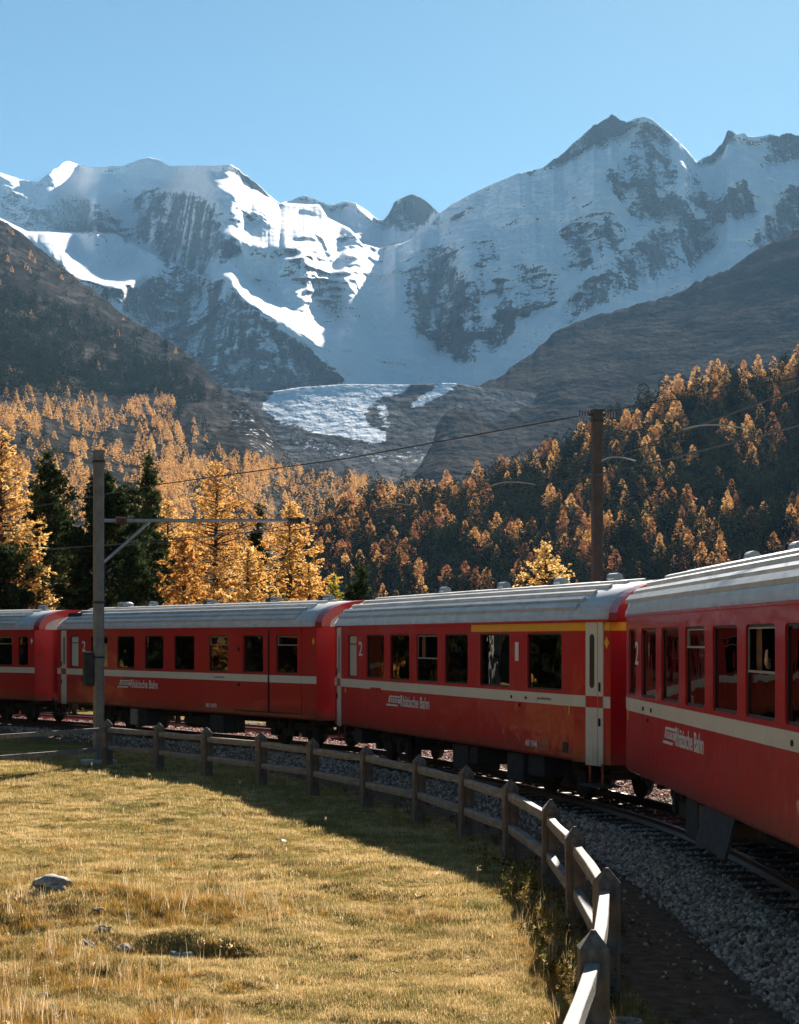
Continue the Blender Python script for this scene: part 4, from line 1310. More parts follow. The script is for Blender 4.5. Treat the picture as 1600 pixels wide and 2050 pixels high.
        h = MB(); xh = xm + (x1 - xm) * .5
        slab(xh - .01, xh + .01, 1.30, 1.42, .02, .05, h); slab(xh - .01, xh + .01, 1.84, 1.98, .02, .045, h); s.part('handle', h, M_UNDER, d)
        # step below
        stp = MB().box(min(x0, x1) - .15, max(x0, x1) + .1, -.34, .06, .36, .385)
        sp = s.part('step', stp, M_BOX)
        q = MB().box(min(x0, x1), min(x0, x1) + .03, -.12, -.09, .385, .72).box(max(x0, x1) - .03, max(x0, x1), -.12, -.09, .385, .72)
        s.part('step_bracket', q, s.red, sp)
    def ubox(s, u0, u1, z0, z1, mat=None, y0=-.75, y1=-.10, name='equipment_box'):
        a, b = s.X(u1), s.X(u0)
        return s.part(name, MB().bevbox(min(a, b), max(a, b), y0, y1, z0, z1, .02), mat or M_BOX)

# third carriage (in the middle of the picture)
c3 = Car(3, 'red first and second class carriage with yellow band, in the middle of the picture', M_RED)
c3.build([(697, 714, 'milk'), (734, 769, ''), (781, 819.5, ''), (834, 876, 'open'), (891, 936.5, ''), (961, 1020, ''), (1056, 1124.5, '')])
c3.door(True); c3.door(False); c3.hood(True)
for u in (884, 1001, 1115, 1221): c3.vent(u)
a, b = c3.X(944), 0
band = MB().box(0, a, 0, .004, 2.785, 2.915)
band.add([(0, .004, 2.785), (-.40, c3.inset(-.40) + .004, 2.785), (-.40, c3.inset(-.40) + .004, 2.915), (0, .004, 2.915)], [(0, 1, 2, 3)])
band.add([(-.97, c3.inset(-.97) + .004, 2.785), (-1.15, -TI + .004, 2.785), (-1.15, -TI + .004, 2.915), (-.97, c3.inset(-.97) + .004, 2.915)], [(0, 1, 2, 3)])
band.add([(-1.155, -TI, 2.785), (-1.155, -TI - .5, 2.785), (-1.155, -TI - .5, 2.915), (-1.155, -TI, 2.915)], [(0, 1, 2, 3)])
c3.part('yellow_band', band, M_YELL)
c3.text('2', 718.5, 726, 2.29, 2.60, M_WHITE); c3.text('1', 1032, 1039, 2.28, 2.60, M_WHITE)
c3.logo(773.6, 801, 1.27, 1.485, 860)
c3.text('AB 1546', 1052, 1076, .85, .955, M_WHITE, bold=.02)
c3.text('graubünden', 1076, 1104, 1.635, 1.70, M_GREYTXT, dy=.007, bold=0)
gm = MB(); xg = c3.X(1078)
for q in range(5):
    for w_ in range(4): gm.box(xg - .10 - .11 * w_, xg - .03 - .11 * w_, .001, .004, .83 + .035 * q, .845 + .035 * q)
c3.part('data_plate_lettering', gm, plain('faded_lettering', (.38, .22, .20), .5))
c3.diamond(-1.04, 2.60, .10, M_YELL)
c3.strip('vent_grille', 1127, 1138, .83, 1.0, M_BLACK); c3.strip('hatch', 742, 763, 1.50, 1.62, M_RED, .012, .012)
c3.strip('door_button', 1139, 1141.5, 1.45, 1.60, M_YELL); c3.strip('door_button', 691, 693, 1.46, 1.56, M_YELL)
for u, z in ((1025, 1.66), (1054, 1.66), (1041, 1.53)):
    x = c3.X(u); c3.part('lock_stud', MB().tube([(x, .003, z), (x, .02, z)], .028, 10), M_BLACK)
c3.ubox(896, 926, .22, .68); c3.ubox(1004, 1036, .20, .68); c3.ubox(930, 945, .35, .68, M_UNDER); c3.ubox(1046, 1078, .34, .70, M_UNDER); c3.ubox(700, 716, .36, .66, M_UNDER)

# second carriage: baggage compartment at its right end
c2 = Car(2, 'red baggage carriage with sliding door, standing behind the near left mast', M_RED2)
c2.build([(141, 157, 'milk'), (181.5, 215, ''), (235, 269, ''), (290, 327, ''), (349, 389, ''), (419, 456, 'vent'), (488, 528.5, ''), (554, 596, 'vent')], taper_near=False)
c2.door(False); c2.hood(True)
for u in (301, 417, 545, 650): c2.vent(u)
c2.vent(252, 'mushroom')
for name, ua, ub, dy in (('sliding_door', 475, 538, .03), ('sliding_door', 542, 604, .012)):
    a, b = c2.X(ub), c2.X(ua); m = MB()
    # panel above and below and beside the window, so that the window stays open
    wa, wb = (488, 528.5) if ua < 500 else (554, 596)
    ha, hb = c2.X(wb), c2.X(wa)
    for (xa, xb, za, zb) in ((a, b, .86, WB - .012), (a, b, WT + .012, 2.86), (a, ha - .01, WB - .012, WT + .012), (hb + .01, b, WB - .012, WT + .012)):
        m.box(xa, xb, .001, dy, za, zb)
    dr = c2.part(name, m, c2.red)
    c2.part('door_stripe', MB().box(a, b, dy, dy + .003, 1.585, 1.765), M_CREAM, dr)
    if ua < 500:
        c2.part('handle', MB().tube([(c2.X(481), dy, 1.50), (c2.X(481), dy + .02, 1.50)], .05, 10).tube([(c2.X(480), dy, 2.40), (c2.X(480), dy + .02, 2.40)], .06, 12), M_BLACK, dr)
        c2.part('door_seal', MB().box(a - .035, a + .005, .001, .026, .84, 2.88), M_BLACK, dr)
c2.part('door_rail', MB().box(c2.X(606), c2.X(470), .005, .05, 2.865, 2.91), c2.red)
c2.part('door_sill', MB().box(c2.X(606), c2.X(470), .001, .022, .83, .855), M_UNDER)
c2.text('2', 164.5, 171.5, 2.29, 2.60, M_WHITE)
c2.logo(235, 261, 1.27, 1.485, 316)
c2.text('BD 2472', 413, 434, .87, .97, M_WHITE, bold=.02)
c2.text('graubünden', 429, 450, 1.635, 1.70, M_GREYTXT, dy=.007, bold=0)
c2.diamond(.12, 2.60, .10, M_YELL)
c2.strip('vent_grille', 163, 176, 1.40, 1.545, M_BLACK)
c2.ubox(413, 440, .20, .68); c2.ubox(254, 267, .22, .68, plain('pale_box', (.28, .25, .2), .7)); c2.ubox(270, 288, .22, .66, M_UNDER)
x = c2.X(370); c2.part('air_tank', MB().tube([(x - .75, -.5, .46), (x - .68, -.5, .46), (x + .68, -.5, .46), (x + .75, -.5, .46)], [.12, .2, .2, .12], 14), M_UNDER)
c2.part('roof_hatch', MB().bevbox(c2.L - .3, c2.L + .5, -.72, -.22, 3.2, 3.46, .04), M_BOX)

# fourth carriage, nearest
c4 = Car(4, 'nearest red second class carriage, cut by the right edge of the picture', M_RED)
c4.build([(1259.5, 1273, ''), (1284, 1313, ''), (1324, 1359, ''), (1372, 1411, 'vent'), (1427, 1476, ''), (1493, 1552, 'open'), (1572, 1645, ''), (1672, 1762, '')])
c4.hood(True); c4.root.location.z = .05
for u in (1500, 1590): c4.vent(u)
c4.text('2', 1272.5, 1279, 2.25, 2.57, M_WHITE)
c4.logo(1328, 1352, 1.285, 1.50, 1409.5)
c4.strip('door_button', 1257.5, 1259, 1.45, 1.58, M_YELL)
for u, z in ((1289, 1.66), (1305, 1.66), (1298, 1.52), (1588, 1.66)):
    x = c4.X(u); c4.part('lock_stud', MB().tube([(x, .003, z), (x, .02, z)], .03, 10), M_BLACK)
c4.ubox(1357, 1380, .20, .68); c4.ubox(1382, 1394, .30, .66, plain('rusty_box', (.10, .055, .03), .8))
a, b = c4.X(1462), c4.X(1402)
pl = c4.part('inclined_cover', MB().add([(a, -.08, .72), (b, -.08, .72), (b, .03, .28), (a, .03, .28), (a, -.05, .72), (b, -.05, .72), (b, .06, .28), (a, .06, .28)],
    [(0, 1, 2, 3), (4, 7, 6, 5), (0, 4, 5, 1), (3, 2, 6, 7), (0, 3, 7, 4), (1, 5, 6, 2)]), M_BOX)
xm = (a + b) / 2
c4.part('notice', MB().add([(xm - .10, -.05 + .007, .58), (xm + .10, -.05 + .007, .58), (xm + .10, .007, .32), (xm - .10, .007, .32)], [(0, 1, 2, 3)]), plain('faded_notice', (.42, .34, .24), .6), pl)

# first carriage, cut by the left edge
c1 = Car(1, 'farthest red carriage, cut by the left edge of the picture', M_RED2)
c1.build([(37, 56, ''), (-12, 24, 'vent'), (-48, -24, ''), (-84, -60, '')], taper_near=False)
c1.hood(True); c1.vent(80); c1.diamond(.15, 2.60, .10, M_WHITE)
# ------------------------------------------------------------------ track
def poly_off(off, i0=0, i1=None, step=1):
    P = TA + TN * off
    return P[i0:i1:step]
M_RAIL = plain('rail_steel', (.085, .055, .04), .55, .4, n=.3, sc=12)
M_RAILTOP = plain('polished_rail_head', (.55, .53, .50), .22, 1.0, n=.1)
M_SLEEP = plain('rusty_sleeper_steel', (.05, .036, .028), .8, n=.4)
def make_track(label, off, z0, i0, i1, sleepers=True):
    r = thing('railway_track', label, 'railway track', (0, 0, 0))
    for sg in (-.5, .5):
        P = poly_off(off + sg, i0, i1); n = len(P)
        T = np.gradient(P, axis=0); T /= np.linalg.norm(T, axis=1)[:, None]; N = np.stack([T[:, 1], -T[:, 0]], 1)
        prof = [(-.055, -.13), (.055, -.13), (.055, -.12), (.010, -.11), (.010, -.035), (.032, -.028), (.032, -.004), (-.032, -.004), (-.032, -.028), (-.010, -.035), (-.010, -.11), (-.055, -.12)]
        m = len(prof); V = []
        for i in range(n):
            for (a, z) in prof: V.append((P[i, 0] + N[i, 0] * a, P[i, 1] + N[i, 1] * a, z0 + z))
        Fc = [(i * m + k, i * m + (k + 1) % m, (i + 1) * m + (k + 1) % m, (i + 1) * m + k) for i in range(n - 1) for k in range(m)]
        rail = obj('rail', np_mesh('rail', V, Fc, M_RAIL), r)
        V = []
        for i in range(n):
            for a, z in ((-.026, -.004), (-.024, 0), (.024, 0), (.026, -.004)): V.append((P[i, 0] + N[i, 0] * a, P[i, 1] + N[i, 1] * a, z0 + z))
        Fc = [(i * 4 + k, i * 4 + k + 1, (i + 1) * 4 + k + 1, (i + 1) * 4 + k) for i in range(n - 1) for k in range(3)]
        obj('rail_head', np_mesh('rail_head', V, Fc, M_RAILTOP), rail)
    if sleepers:
        P = poly_off(off, i0, i1); s = np.concatenate([[0], np.cumsum(np.linalg.norm(np.diff(P, axis=0), axis=1))])
        me = MB().bevbox(-.11, .11, -.95, .95, -.10, .045, .02).mesh('sleeper', M_SLEEP)
        for q in np.arange(0, s[-1], .66):
            x = np.interp(q, s, P[:, 0]); y = np.interp(q, s, P[:, 1]); x2 = np.interp(q + .1, s, P[:, 0]); y2 = np.interp(q + .1, s, P[:, 1])
            if y < 11 or y > 75: continue
            o = obj('sleeper', me, r, (x, y, z0 - .19)); o.rotation_euler = (0, 0, math.atan2(y2 - y, x2 - x))
    return r
make_track('curved railway track carrying the red train', 0.0, 0.0, 0, len(TA))
make_track('second curved track on the far side of the train, glimpsed below the carriages', 3.9, -.02, 0, len(TA), True)

# ------------------------------------------------------------------ fence
def wood_mat():
    t = NT('weathered_wood')
    g = t.noise(14, 6, .7, t.co('Object', (1, 1, .12)), .3); n = t.noise(3, 4, .6)
    f = t.math('ADD', t.math('MULTIPLY', g, .65), t.math('MULTIPLY', n, .35))
    t.col(t.ramp(f, [(.30, (.05, .036, .027)), (.50, (.17, .13, .10)), (.68, (.31, .26, .21))])).rough(.85, .2)
    t.bump(g, .012, .9)
    return t.m
def rail_mat():
    t = NT('grey_weathered_rail_wood')
    g = t.noise(16, 6, .7, t.co('Object', (.10, 1, 1)), .3); n = t.noise(3, 4, .6)
    f = t.math('ADD', t.math('MULTIPLY', g, .65), t.math('MULTIPLY', n, .35))
    t.col(t.ramp(f, [(.30, (.09, .075, .06)), (.50, (.24, .21, .175)), (.68, (.40, .36, .31))])).rough(.8, .25)
    t.bump(g, .010, .9)
    return t.m
M_POST, M_FR = wood_mat(), rail_mat()
POSTS = [(1252, 2480), (1187, 1862), (1213, 1737), (1155, 1655), (1100, 1600), (1022, 1560), (932, 1532), (838, 1510), (733, 1493), (627, 1478), (523, 1466), (415, 1456), (318, 1447), (215, 1440)]
fence = thing('wooden_fence', 'weathered two rail wooden fence with pointed posts along the inside of the bend', 'fence')
PT = []
for i, (u, v) in enumerate(POSTS):
    d = 7480.0 / (v - HZ)
    if i == 0: d = 9.1; u = 800 + .62 / 9.1 * F
    PT.append(((u - 800) / F * d, d))
PT[0] = (.76, 9.6)
zt = CAMZ - 1.87
PR = random.Random(3)
for i, (x, y) in enumerate(PT):
    a = PT[max(0, i - 1)]; b = PT[min(len(PT) - 1, i + 1)]
    ang = math.atan2(b[1] - a[1], b[0] - a[0])
    hw = .097
    zg = float(ground_z(np.array([x]), np.array([y]))[0]) - .25
    h = zt - zg
    m = MB()
    bb = .008
    ring = lambda q, z: [(-q + bb, -q, z), (q - bb, -q, z), (q, -q + bb, z), (q, q - bb, z), (q - bb, q, z), (-q + bb, q, z), (-q, q - bb, z), (-q, -q + bb, z)]
    vs = ring(hw, 0) + ring(hw, h - .115) + ring(.006 + bb, h)
    fs = [tuple(reversed(range(8))), tuple(range(16, 24))]
    for k in range(2):
        for j in range(8): fs.append((k * 8 + j, k * 8 + (j + 1) % 8, k * 8 + 8 + (j + 1) % 8, k * 8 + 8 + j))
    m.add(vs, fs)
    p = m.build('post', M_POST, fence)
    p.location = (x, y, zg); p.rotation_euler = (R(PR.uniform(-1, 1)), R(PR.uniform(-1, 1)), ang + R(PR.uniform(-4, 4)) + (R(12) if i < 3 else 0))
    # dark slot where the rails enter is the rail itself going into the post
    if i:
        q = PT[i - 1]
        for zz in (zt - .235, zt - .66):
            A = Vector((x, y, zz + PR.uniform(-.02, .02))); B = Vector((q[0], q[1], zz + PR.uniform(-.02, .02)))
            L = (B - A).length; n = 7; m = MB()
            w, hh = .085, .115; ph = PR.uniform(0, 6); vs = []
            sag = PR.uniform(-.012, .030)
            for k in range(n + 1):
                s = k / n; xx = s * L
                dy = .005 * math.sin(s * 5 + ph) + sag * math.sin(PI * s) * .5; dz = -.012 * math.sin(PI * s) + .003 * math.sin(s * 9 + ph)
                ww = w / 2 * (1 + .06 * math.sin(s * 7 + ph)); h2 = hh / 2 * (1 + .05 * math.sin(s * 6 + ph + 1)); c = .006
                for (a_, b_) in ((-ww + c, -h2), (ww - c, -h2), (ww, -h2 + c), (ww, h2 - c), (ww - c, h2), (-ww + c, h2), (-ww, h2 - c), (-ww, -h2 + c)):
                    vs.append((xx, a_ + dy, b_ + dz))
            fs = [tuple(reversed(range(8))), tuple(n * 8 + k for k in range(8))]
            for k in range(n):
                for j in range(8): fs.append((k * 8 + j, k * 8 + (j + 1) % 8, k * 8 + 8 + (j + 1) % 8, k * 8 + 8 + j))
            m.add(vs, fs)
            o = m.build('rail', M_FR, fence)
            d = (B - A).normalized()
            o.location = A; o.rotation_euler = (0, -math.asin(d.z), math.atan2(d.y, d.x))
# side fence branching off to the left at the mast
sf = thing('wooden_fence', 'straight two rail fence branching off left from the mast, rails lit at the left edge', 'fence')
e0 = Vector((PT[-1][0], PT[-1][1])); e1 = Vector((-9.0, 43.0)); dd = (e1 - e0).normalized()
for k in range(0, 3):
    A2 = e0 + dd * (3.9 * k); B2 = e0 + dd * (3.9 * (k + 1))
    for zz in (zt - .24, zt - .70):
        sf_o = MB().bar((A2.x, A2.y, zz - .012 * k), (B2.x, B2.y, zz - .012 * (k + 1)), .07, .10).build('rail', M_FR, sf)
    zg = float(ground_z(np.array([B2.x]), np.array([B2.y]))[0]) - .2
    m = MB(); hq = zt - zg - .02
    vs = [(-.08, -.08, 0), (.08, -.08, 0), (.08, .08, 0), (-.08, .08, 0), (-.08, -.08, hq - .1), (.08, -.08, hq - .1), (.08, .08, hq - .1), (-.08, .08, hq - .1), (0, 0, hq)]
    m.add(vs, [(0, 1, 5, 4), (1, 2, 6, 5), (2, 3, 7, 6), (3, 0, 4, 7), (4, 5, 8), (5, 6, 8), (6, 7, 8), (7, 4, 8)])
    p = m.build('post', M_POST, sf); p.location = (B2.x, B2.y, zg); p.rotation_euler = (0, 0, .3)

# ------------------------------------------------------------------ masts and wires
M_MAST = plain('grey_mast_concrete', (.20, .185, .165), .75, n=.25, sc=5)
M_MAST2 = plain('brown_grey_mast_steel', (.065, .060, .055), .8, n=.25, sc=5)
M_ARM = plain('galvanised_arm', (.34, .35, .35), .45, .5, n=.2)
M_WIRE = plain('dark_wire', (.03, .028, .026), .6)
M_PALEW = plain('pale_insulated_rod', (.36, .36, .35), .8, n=.1)
M_CONC = plain('pale_concrete', (.42, .39, .34), .85, n=.25)
def mast(label, x, y, ztop, w, rz, mat, foot=False, taper=1.0):
    r = thing('catenary_mast', label, 'mast', (x, y, 0), rz, 'overhead line masts')
    zg = float(ground_z(np.array([x]), np.array([y]))[0]) - .3
    h = w / 2; m = MB(); b = w * .16
    def ring(q, z): return [(-q + b, -q, z), (q - b, -q, z), (q, -q + b, z), (q, q - b, z), (q - b, q, z), (-q + b, q, z), (-q, q - b, z), (-q, -q + b, z)]
    vs = ring(h * taper, zg) + ring(h, ztop)
    fs = [tuple(reversed(range(8))), tuple(range(8, 16))] + [(j, (j + 1) % 8, 8 + (j + 1) % 8, 8 + j) for j in range(8)]
    m.add(vs, fs); m.build('pole', mat, r)
    MB().bevbox(-h - .015, h + .015, -h - .015, h + .015, ztop, ztop + .05, .01).build('cap', mat, r)
    for z in (ztop - .25, 3.5, 2.2):
        if z > 0: MB().bevbox(-h - .012, h + .012, -h - .012, h + .012, z, z + .05, .005).build('clamp_band', M_BOX, r)
    if foot:
        MB().bevbox(-.38, .38, -.35, .35, zg, zg + .42, .04).build('foundation', M_CONC, r)
    return r
d = 47.3; mx, my = (197.5 - 800) / F * d, d
ztop = CAMZ + (HZ - 905) / F * d
ml = mast('tall grey overhead line mast with a long arm, standing by the fence at left', mx, my, ztop, .235, R(20), M_MAST, True)
# cantilever in mast coordinates: towards the track
dirv = Vector((.84, .54)); inv = -R(20)
dl_ = Vector((dirv.x * math.cos(inv) - dirv.y * math.sin(inv), dirv.x * math.sin(inv) + dirv.y * math.cos(inv)))
za = CAMZ + (HZ - 1042) / F * 47.3
def mp(s, z): return (dl_.x * s, dl_.y * s, z)
arm = MB().tube([mp(.1, za), mp(5.7, za + .18)], .045, 10).build('cantilever_arm', M_ARM, ml)
MB().tube([mp(5.45, za + .10), mp(5.5, za + .24)], .07, 8).tube([mp(5.68, za + .16), mp(5.74, za + .18)], .075, 10).build('end_fitting', M_BOX, arm)
MB().tube([mp(.1, za - 1.02), mp(1.35, za + .03)], .035, 8).build('brace', M_ARM, ml)
MB().tube([mp(.05, ztop - .05), mp(.85, ztop - .33)], .014, 6).build('stay_wire', M_PALEW, ml)
MB().tube([mp(2.9, za + 1.25), mp(4.85, za + .18)], .016, 6).build('stay_wire', M_PALEW, ml)
MB().bevbox(-.36, -.13, -.12, .12, 1.55, 2.35, .02).build('signal_box', M_BOX, ml)
mr = mast('tall brown overhead line mast rising behind the third carriage', (1196 - 800) / F * 49, 49, CAMZ + (HZ - 824) / F * 49, .255, R(12), M_MAST2)
MB().bevbox(-.20, .20, -.06, .06, CAMZ + (HZ - 829) / F * 49 - .05, CAMZ + (HZ - 829) / F * 49 + .02, .01).build('insulator_bracket', M_BOX, mr)

def wire(name, label, pts, r, cat, sag=0.0, mat=None):
    P = []
    for i in range(len(pts) - 1):
        a, b = Vector(pts[i]), Vector(pts[i + 1])
        for k in range(8):
            s = k / 8; p = a.lerp(b, s); p.z -= sag * 4 * s * (1 - s); P.append(p)
    P.append(Vector(pts[-1]))
    o = MB().tube(P, r, 6).build(name, mat or M_WIRE, None)
    return tag(o, label, cat)
top = (396 / F * 49, 49, CAMZ + (HZ - 826) / F * 49)
wire('feeder_wire', 'thick black feeder wire running from the right mast down to the left', [top, at(700, 917, 58), at(325, 969, 70), at(137, 1003, 80), at(-60, 1035, 92)], .019, 'wire')
wire('feeder_wire', 'black feeder wire climbing from the right mast to the right edge', [(11.5, 26, 7.6), at(1600, 757, 40), top], .013, 'wire')
wire('carrier_wire', 'upper curved overhead wire above the train', [(5.3, 8, 5.9), at(1690, 745, 21), at(1600, 778, 24), at(1375, 861, 31.5), at(1206, 924, 35), at(1088, 954, 37), at(981, 975, 39.5), at(828, 1012, 43.5), at(640, 1046, 49.5), at(608, 1042, 50.6), at(540, 1060, 54), at(340, 1085, 60), at(-40, 1105, 70)], .013, 'wire')
wire('contact_wire', 'lower overhead contact wire above the train', [(5.3, 8, 5.0), at(1700, 820, 21), at(1600, 851, 24), at(1336, 920, 32), at(1206, 948, 35), at(981, 988, 39.5), at(700, 1038, 47.5), at(600, 1060, 51), at(480, 1068, 56), at(100, 1100, 66)], .013, 'wire')
for k, (u0, v0, u1, v1, d, lab) in enumerate(((1367, 860, 1499, 858, 29, 'rightmost pale curved steady arm on the overhead wire'), (1205, 922, 1272, 923, 34.5, 'pale curved steady arm crossing the right mast'),
        (978, 975, 1073, 970, 38, 'pale curved steady arm left of the right mast'), (757, 1017, 838, 1015, 44, 'small pale curved steady arm above the pine wood'), (432, 1072, 500, 1070, 56, 'farthest pale curved steady arm, in front of the golden larches'))):
    P = []
    for q in range(9):
        s = q / 8; P.append(at(u0 + (u1 - u0) * s, v0 + (v1 - v0) * s - math.sin(PI * s ** .8) * (8 if k else 9), d - .4 * s))
    o = MB().tube(P, .012, 6).build('steady_arm', M_PALEW)
    tag(o, lab, 'steady arm', 'steady arms on the overhead wires')

# droppers between the carrier wire and the contact wire
CW = [(1600, 778, 24, 851), (1375, 861, 31.5, 911), (1206, 924, 35, 948), (1088, 954, 37, 969), (981, 975, 39.5, 988), (828, 1012, 43.5, 1013)]
cw = bpy.data.objects['carrier_wire']
for k in range(9):
    s_ = k / 8 * 4.2; i = min(int(s_), 3); q = s_ - i
    a_, b_ = CW[i], CW[i + 1]; L4 = [a_[j] * (1 - q) + b_[j] * q for j in range(4)]
    MB().tube([at(L4[0], L4[1], L4[2]), at(L4[0], L4[3], L4[2])], .006, 5).build('dropper', M_WIRE, cw)
# insulators
for P_ in (mp(5.15, za + .16), mp(.45, za + .02)):
    m = MB()
    v0 = Vector(P_); ax = Vector((dl_.x, dl_.y, 0))
    for j in range(4): m.tube([v0 + ax * (.07 * j), v0 + ax * (.07 * j + .035)], .085, 12)
    m.build('insulator', plain('brown_porcelain', (.10, .04, .02), .25, n=.1), ml)
for sx in (-1, 1):
    m = MB(); zt2 = CAMZ + (HZ - 829) / F * 49
    for j in range(4): m.tube([(sx * (.24 + .07 * j), 0, zt2), (sx * (.24 + .07 * j) + sx * .035, 0, zt2)], .07, 10)
    m.build('insulator', plain('brown_porcelain', (.10, .04, .02), .25, n=.1), mr)
# ------------------------------------------------------------------ stones, grass and small things on the ground
def gz(x, y): return float(ground_z(np.array([x]), np.array([y]))[0])
def ground_at(u, v):
    d = (CAMZ + .3) * F / (v - HZ)
    for _ in range(8):
        x = (u - 800) / F * d
        d = (CAMZ - gz(x, d)) * F / (v - HZ)
    return Vector(((u - 800) / F * d, d, gz((u - 800) / F * d, d)))
def ico(sub, rng, amp, sq=(1, 1, 1)):
    import bmesh
    bm = bmesh.new(); bmesh.ops.create_icosphere(bm, subdivisions=sub, radius=1.0)
    V = np.array([v.co[:] for v in bm.verts]); T = np.array([[v.index for v in f.verts] for f in bm.faces]); bm.free()
    o = rng.uniform(0, 50, 3)
    n = fbm(V[:, 0] * 1.1 + o[0], V[:, 1] * 1.1 + o[1], V[:, 2] * 1.1 + o[2], octv=3, gain=.6)
    # flat facets
    for _ in range(7):
        a = rng.normal(size=3); a /= np.linalg.norm(a); c = rng.uniform(.55, .85)
        dd = V @ a; V = V - np.maximum(dd - c, 0)[:, None] * a
    V = V * (1 + amp * n)[:, None] * np.array(sq)
    return V, T
src = bpy.data.collections.new('ground_cover_sources')
def gn_scatter(name, label, P, rot, sc, idx, meshes):
    """points -> instances by geometry nodes, one object of kind stuff"""
    col = bpy.data.collections.new(name + '_shapes')
    for i, me in enumerate(meshes):
        col.objects.link(bpy.data.objects.new('%s_shape_%02d' % (name, i), me))
    me = bpy.data.meshes.new(name)
    me.vertices.add(len(P)); me.vertices.foreach_set('co', np.ascontiguousarray(P, dtype=np.float32).ravel()); me.update()
    a = me.attributes.new('rot', 'FLOAT_VECTOR', 'POINT'); a.data.foreach_set('vector', np.ascontiguousarray(rot, dtype=np.float32).ravel())
    a = me.attributes.new('sc', 'FLOAT_VECTOR', 'POINT'); a.data.foreach_set('vector', np.ascontiguousarray(sc, dtype=np.float32).ravel())
    a = me.attributes.new('idx', 'INT', 'POINT'); a.data.foreach_set('value', np.ascontiguousarray(idx, dtype=np.int32))
    o = obj(name, me); tag(o, label, kind='stuff')
    g = bpy.data.node_groups.new(name + '_scatter', 'GeometryNodeTree')
    g.interface.new_socket('Geometry', in_out='INPUT', socket_type='NodeSocketGeometry')
    g.interface.new_socket('Geometry', in_out='OUTPUT', socket_type='NodeSocketGeometry')
    N = g.nodes; gi = N.new('NodeGroupInput'); go = N.new('NodeGroupOutput'); m2p = N.new('GeometryNodeMeshToPoints'); ip = N.new('GeometryNodeInstanceOnPoints'); ci = N.new('GeometryNodeCollectionInfo')
    ci.inputs['Collection'].default_value = col; ci.inputs['Separate Children'].default_value = True; ci.inputs['Reset Children'].default_value = True
    def na(nm, dt):
        n = N.new('GeometryNodeInputNamedAttribute'); n.data_type = dt; n.inputs['Name'].default_value = nm
        return [q for q in n.outputs if q.enabled and q.name == 'Attribute'][0]
    L = g.links
    L.new(gi.outputs[0], m2p.inputs['Mesh']); L.new(m2p.outputs[0], ip.inputs['Points']); L.new(ci.outputs[0], ip.inputs['Instance'])
    ip.inputs['Pick Instance'].default_value = True
    L.new(na('idx', 'INT'), ip.inputs['Instance Index']); L.new(na('rot', 'FLOAT_VECTOR'), ip.inputs['Rotation']); L.new(na('sc', 'FLOAT_VECTOR'), ip.inputs['Scale'])
    L.new(ip.outputs[0], go.inputs[0])
    md = o.modifiers.new('scatter', 'NODES'); md.node_group = g
    return o

# ballast
def stone_mat():
    t = NT('ballast_stone')
    oi = t.n('ShaderNodeObjectInfo')
    n = t.noise(30, 3, .6)
    c = t.ramp(oi.outputs['Random'], [(0, (.16, .118, .085)), (.35, (.34, .25, .18)), (.6, (.48, .36, .26)), (.85, (.66, .50, .37)), (1, (.78, .62, .47))])
    t.col(t.mix(.6, c, t.ramp(n, [(.3, (.5, .5, .5)), (.7, (1.3, 1.3, 1.3))]), 'MULTIPLY')).rough(.85, .25)
    return t.m
M_STONE = stone_mat()
rg = np.random.default_rng(17)
stones = [np_mesh('ballast_stone', *ico(1, rg, .45, (1, rg.uniform(.65, .95), rg.uniform(.55, .8))), M_STONE) for _ in range(8)]
def along(n, off0, off1, y0, y1, pw=1.0):
    """random points in a band beside the track centre line"""
    s = np.concatenate([[0], np.cumsum(np.linalg.norm(np.diff(TA, axis=0), axis=1))])
    k = np.where((TA[:, 1] > y0) & (TA[:, 1] < y1))[0]
    q = rg.uniform(s[k[0]], s[k[-1]], n); o = rg.uniform(off0, off1, n)
    x = np.interp(q, s, TA[:, 0]) + np.interp(q, s, TN[:, 0]) * o; y = np.interp(q, s, TA[:, 1]) + np.interp(q, s, TN[:, 1]) * o
    return x, y
def scatter_stones():
    X, Y, S = [], [], []
    for n, a, b, y0, y1, s0, s1 in ((17000, -1.85, -.35, 10, 30, .026, .054), (14000, -1.9, -.2, 28, 66, .028, .052), (7000, -.6, 1.8, 20, 66, .03, .05), (16000, 1.2, 7.4, 26, 70, .035, .06), (900, -2.6, -1.7, 11, 60, .012, .035)):
        x, y = along(n, a, b, y0, y1)
        X.append(x); Y.append(y); S.append(rg.uniform(s0, s1, n))
    X, Y, S = map(np.concatenate, (X, Y, S))
    Z = ground_z(X, Y) + .012 + rg.uniform(-.008, .012, len(X))
    P = np.stack([X, Y, Z], 1)
    gn_scatter('ballast', 'loose grey ballast stones heaped along the track', P, rg.uniform(0, 6.28, (len(X), 3)), np.repeat(S[:, None], 3, 1) * rg.uniform(.75, 1.25, (len(X), 3)), rg.integers(0, 8, len(X)), stones)
scatter_stones()

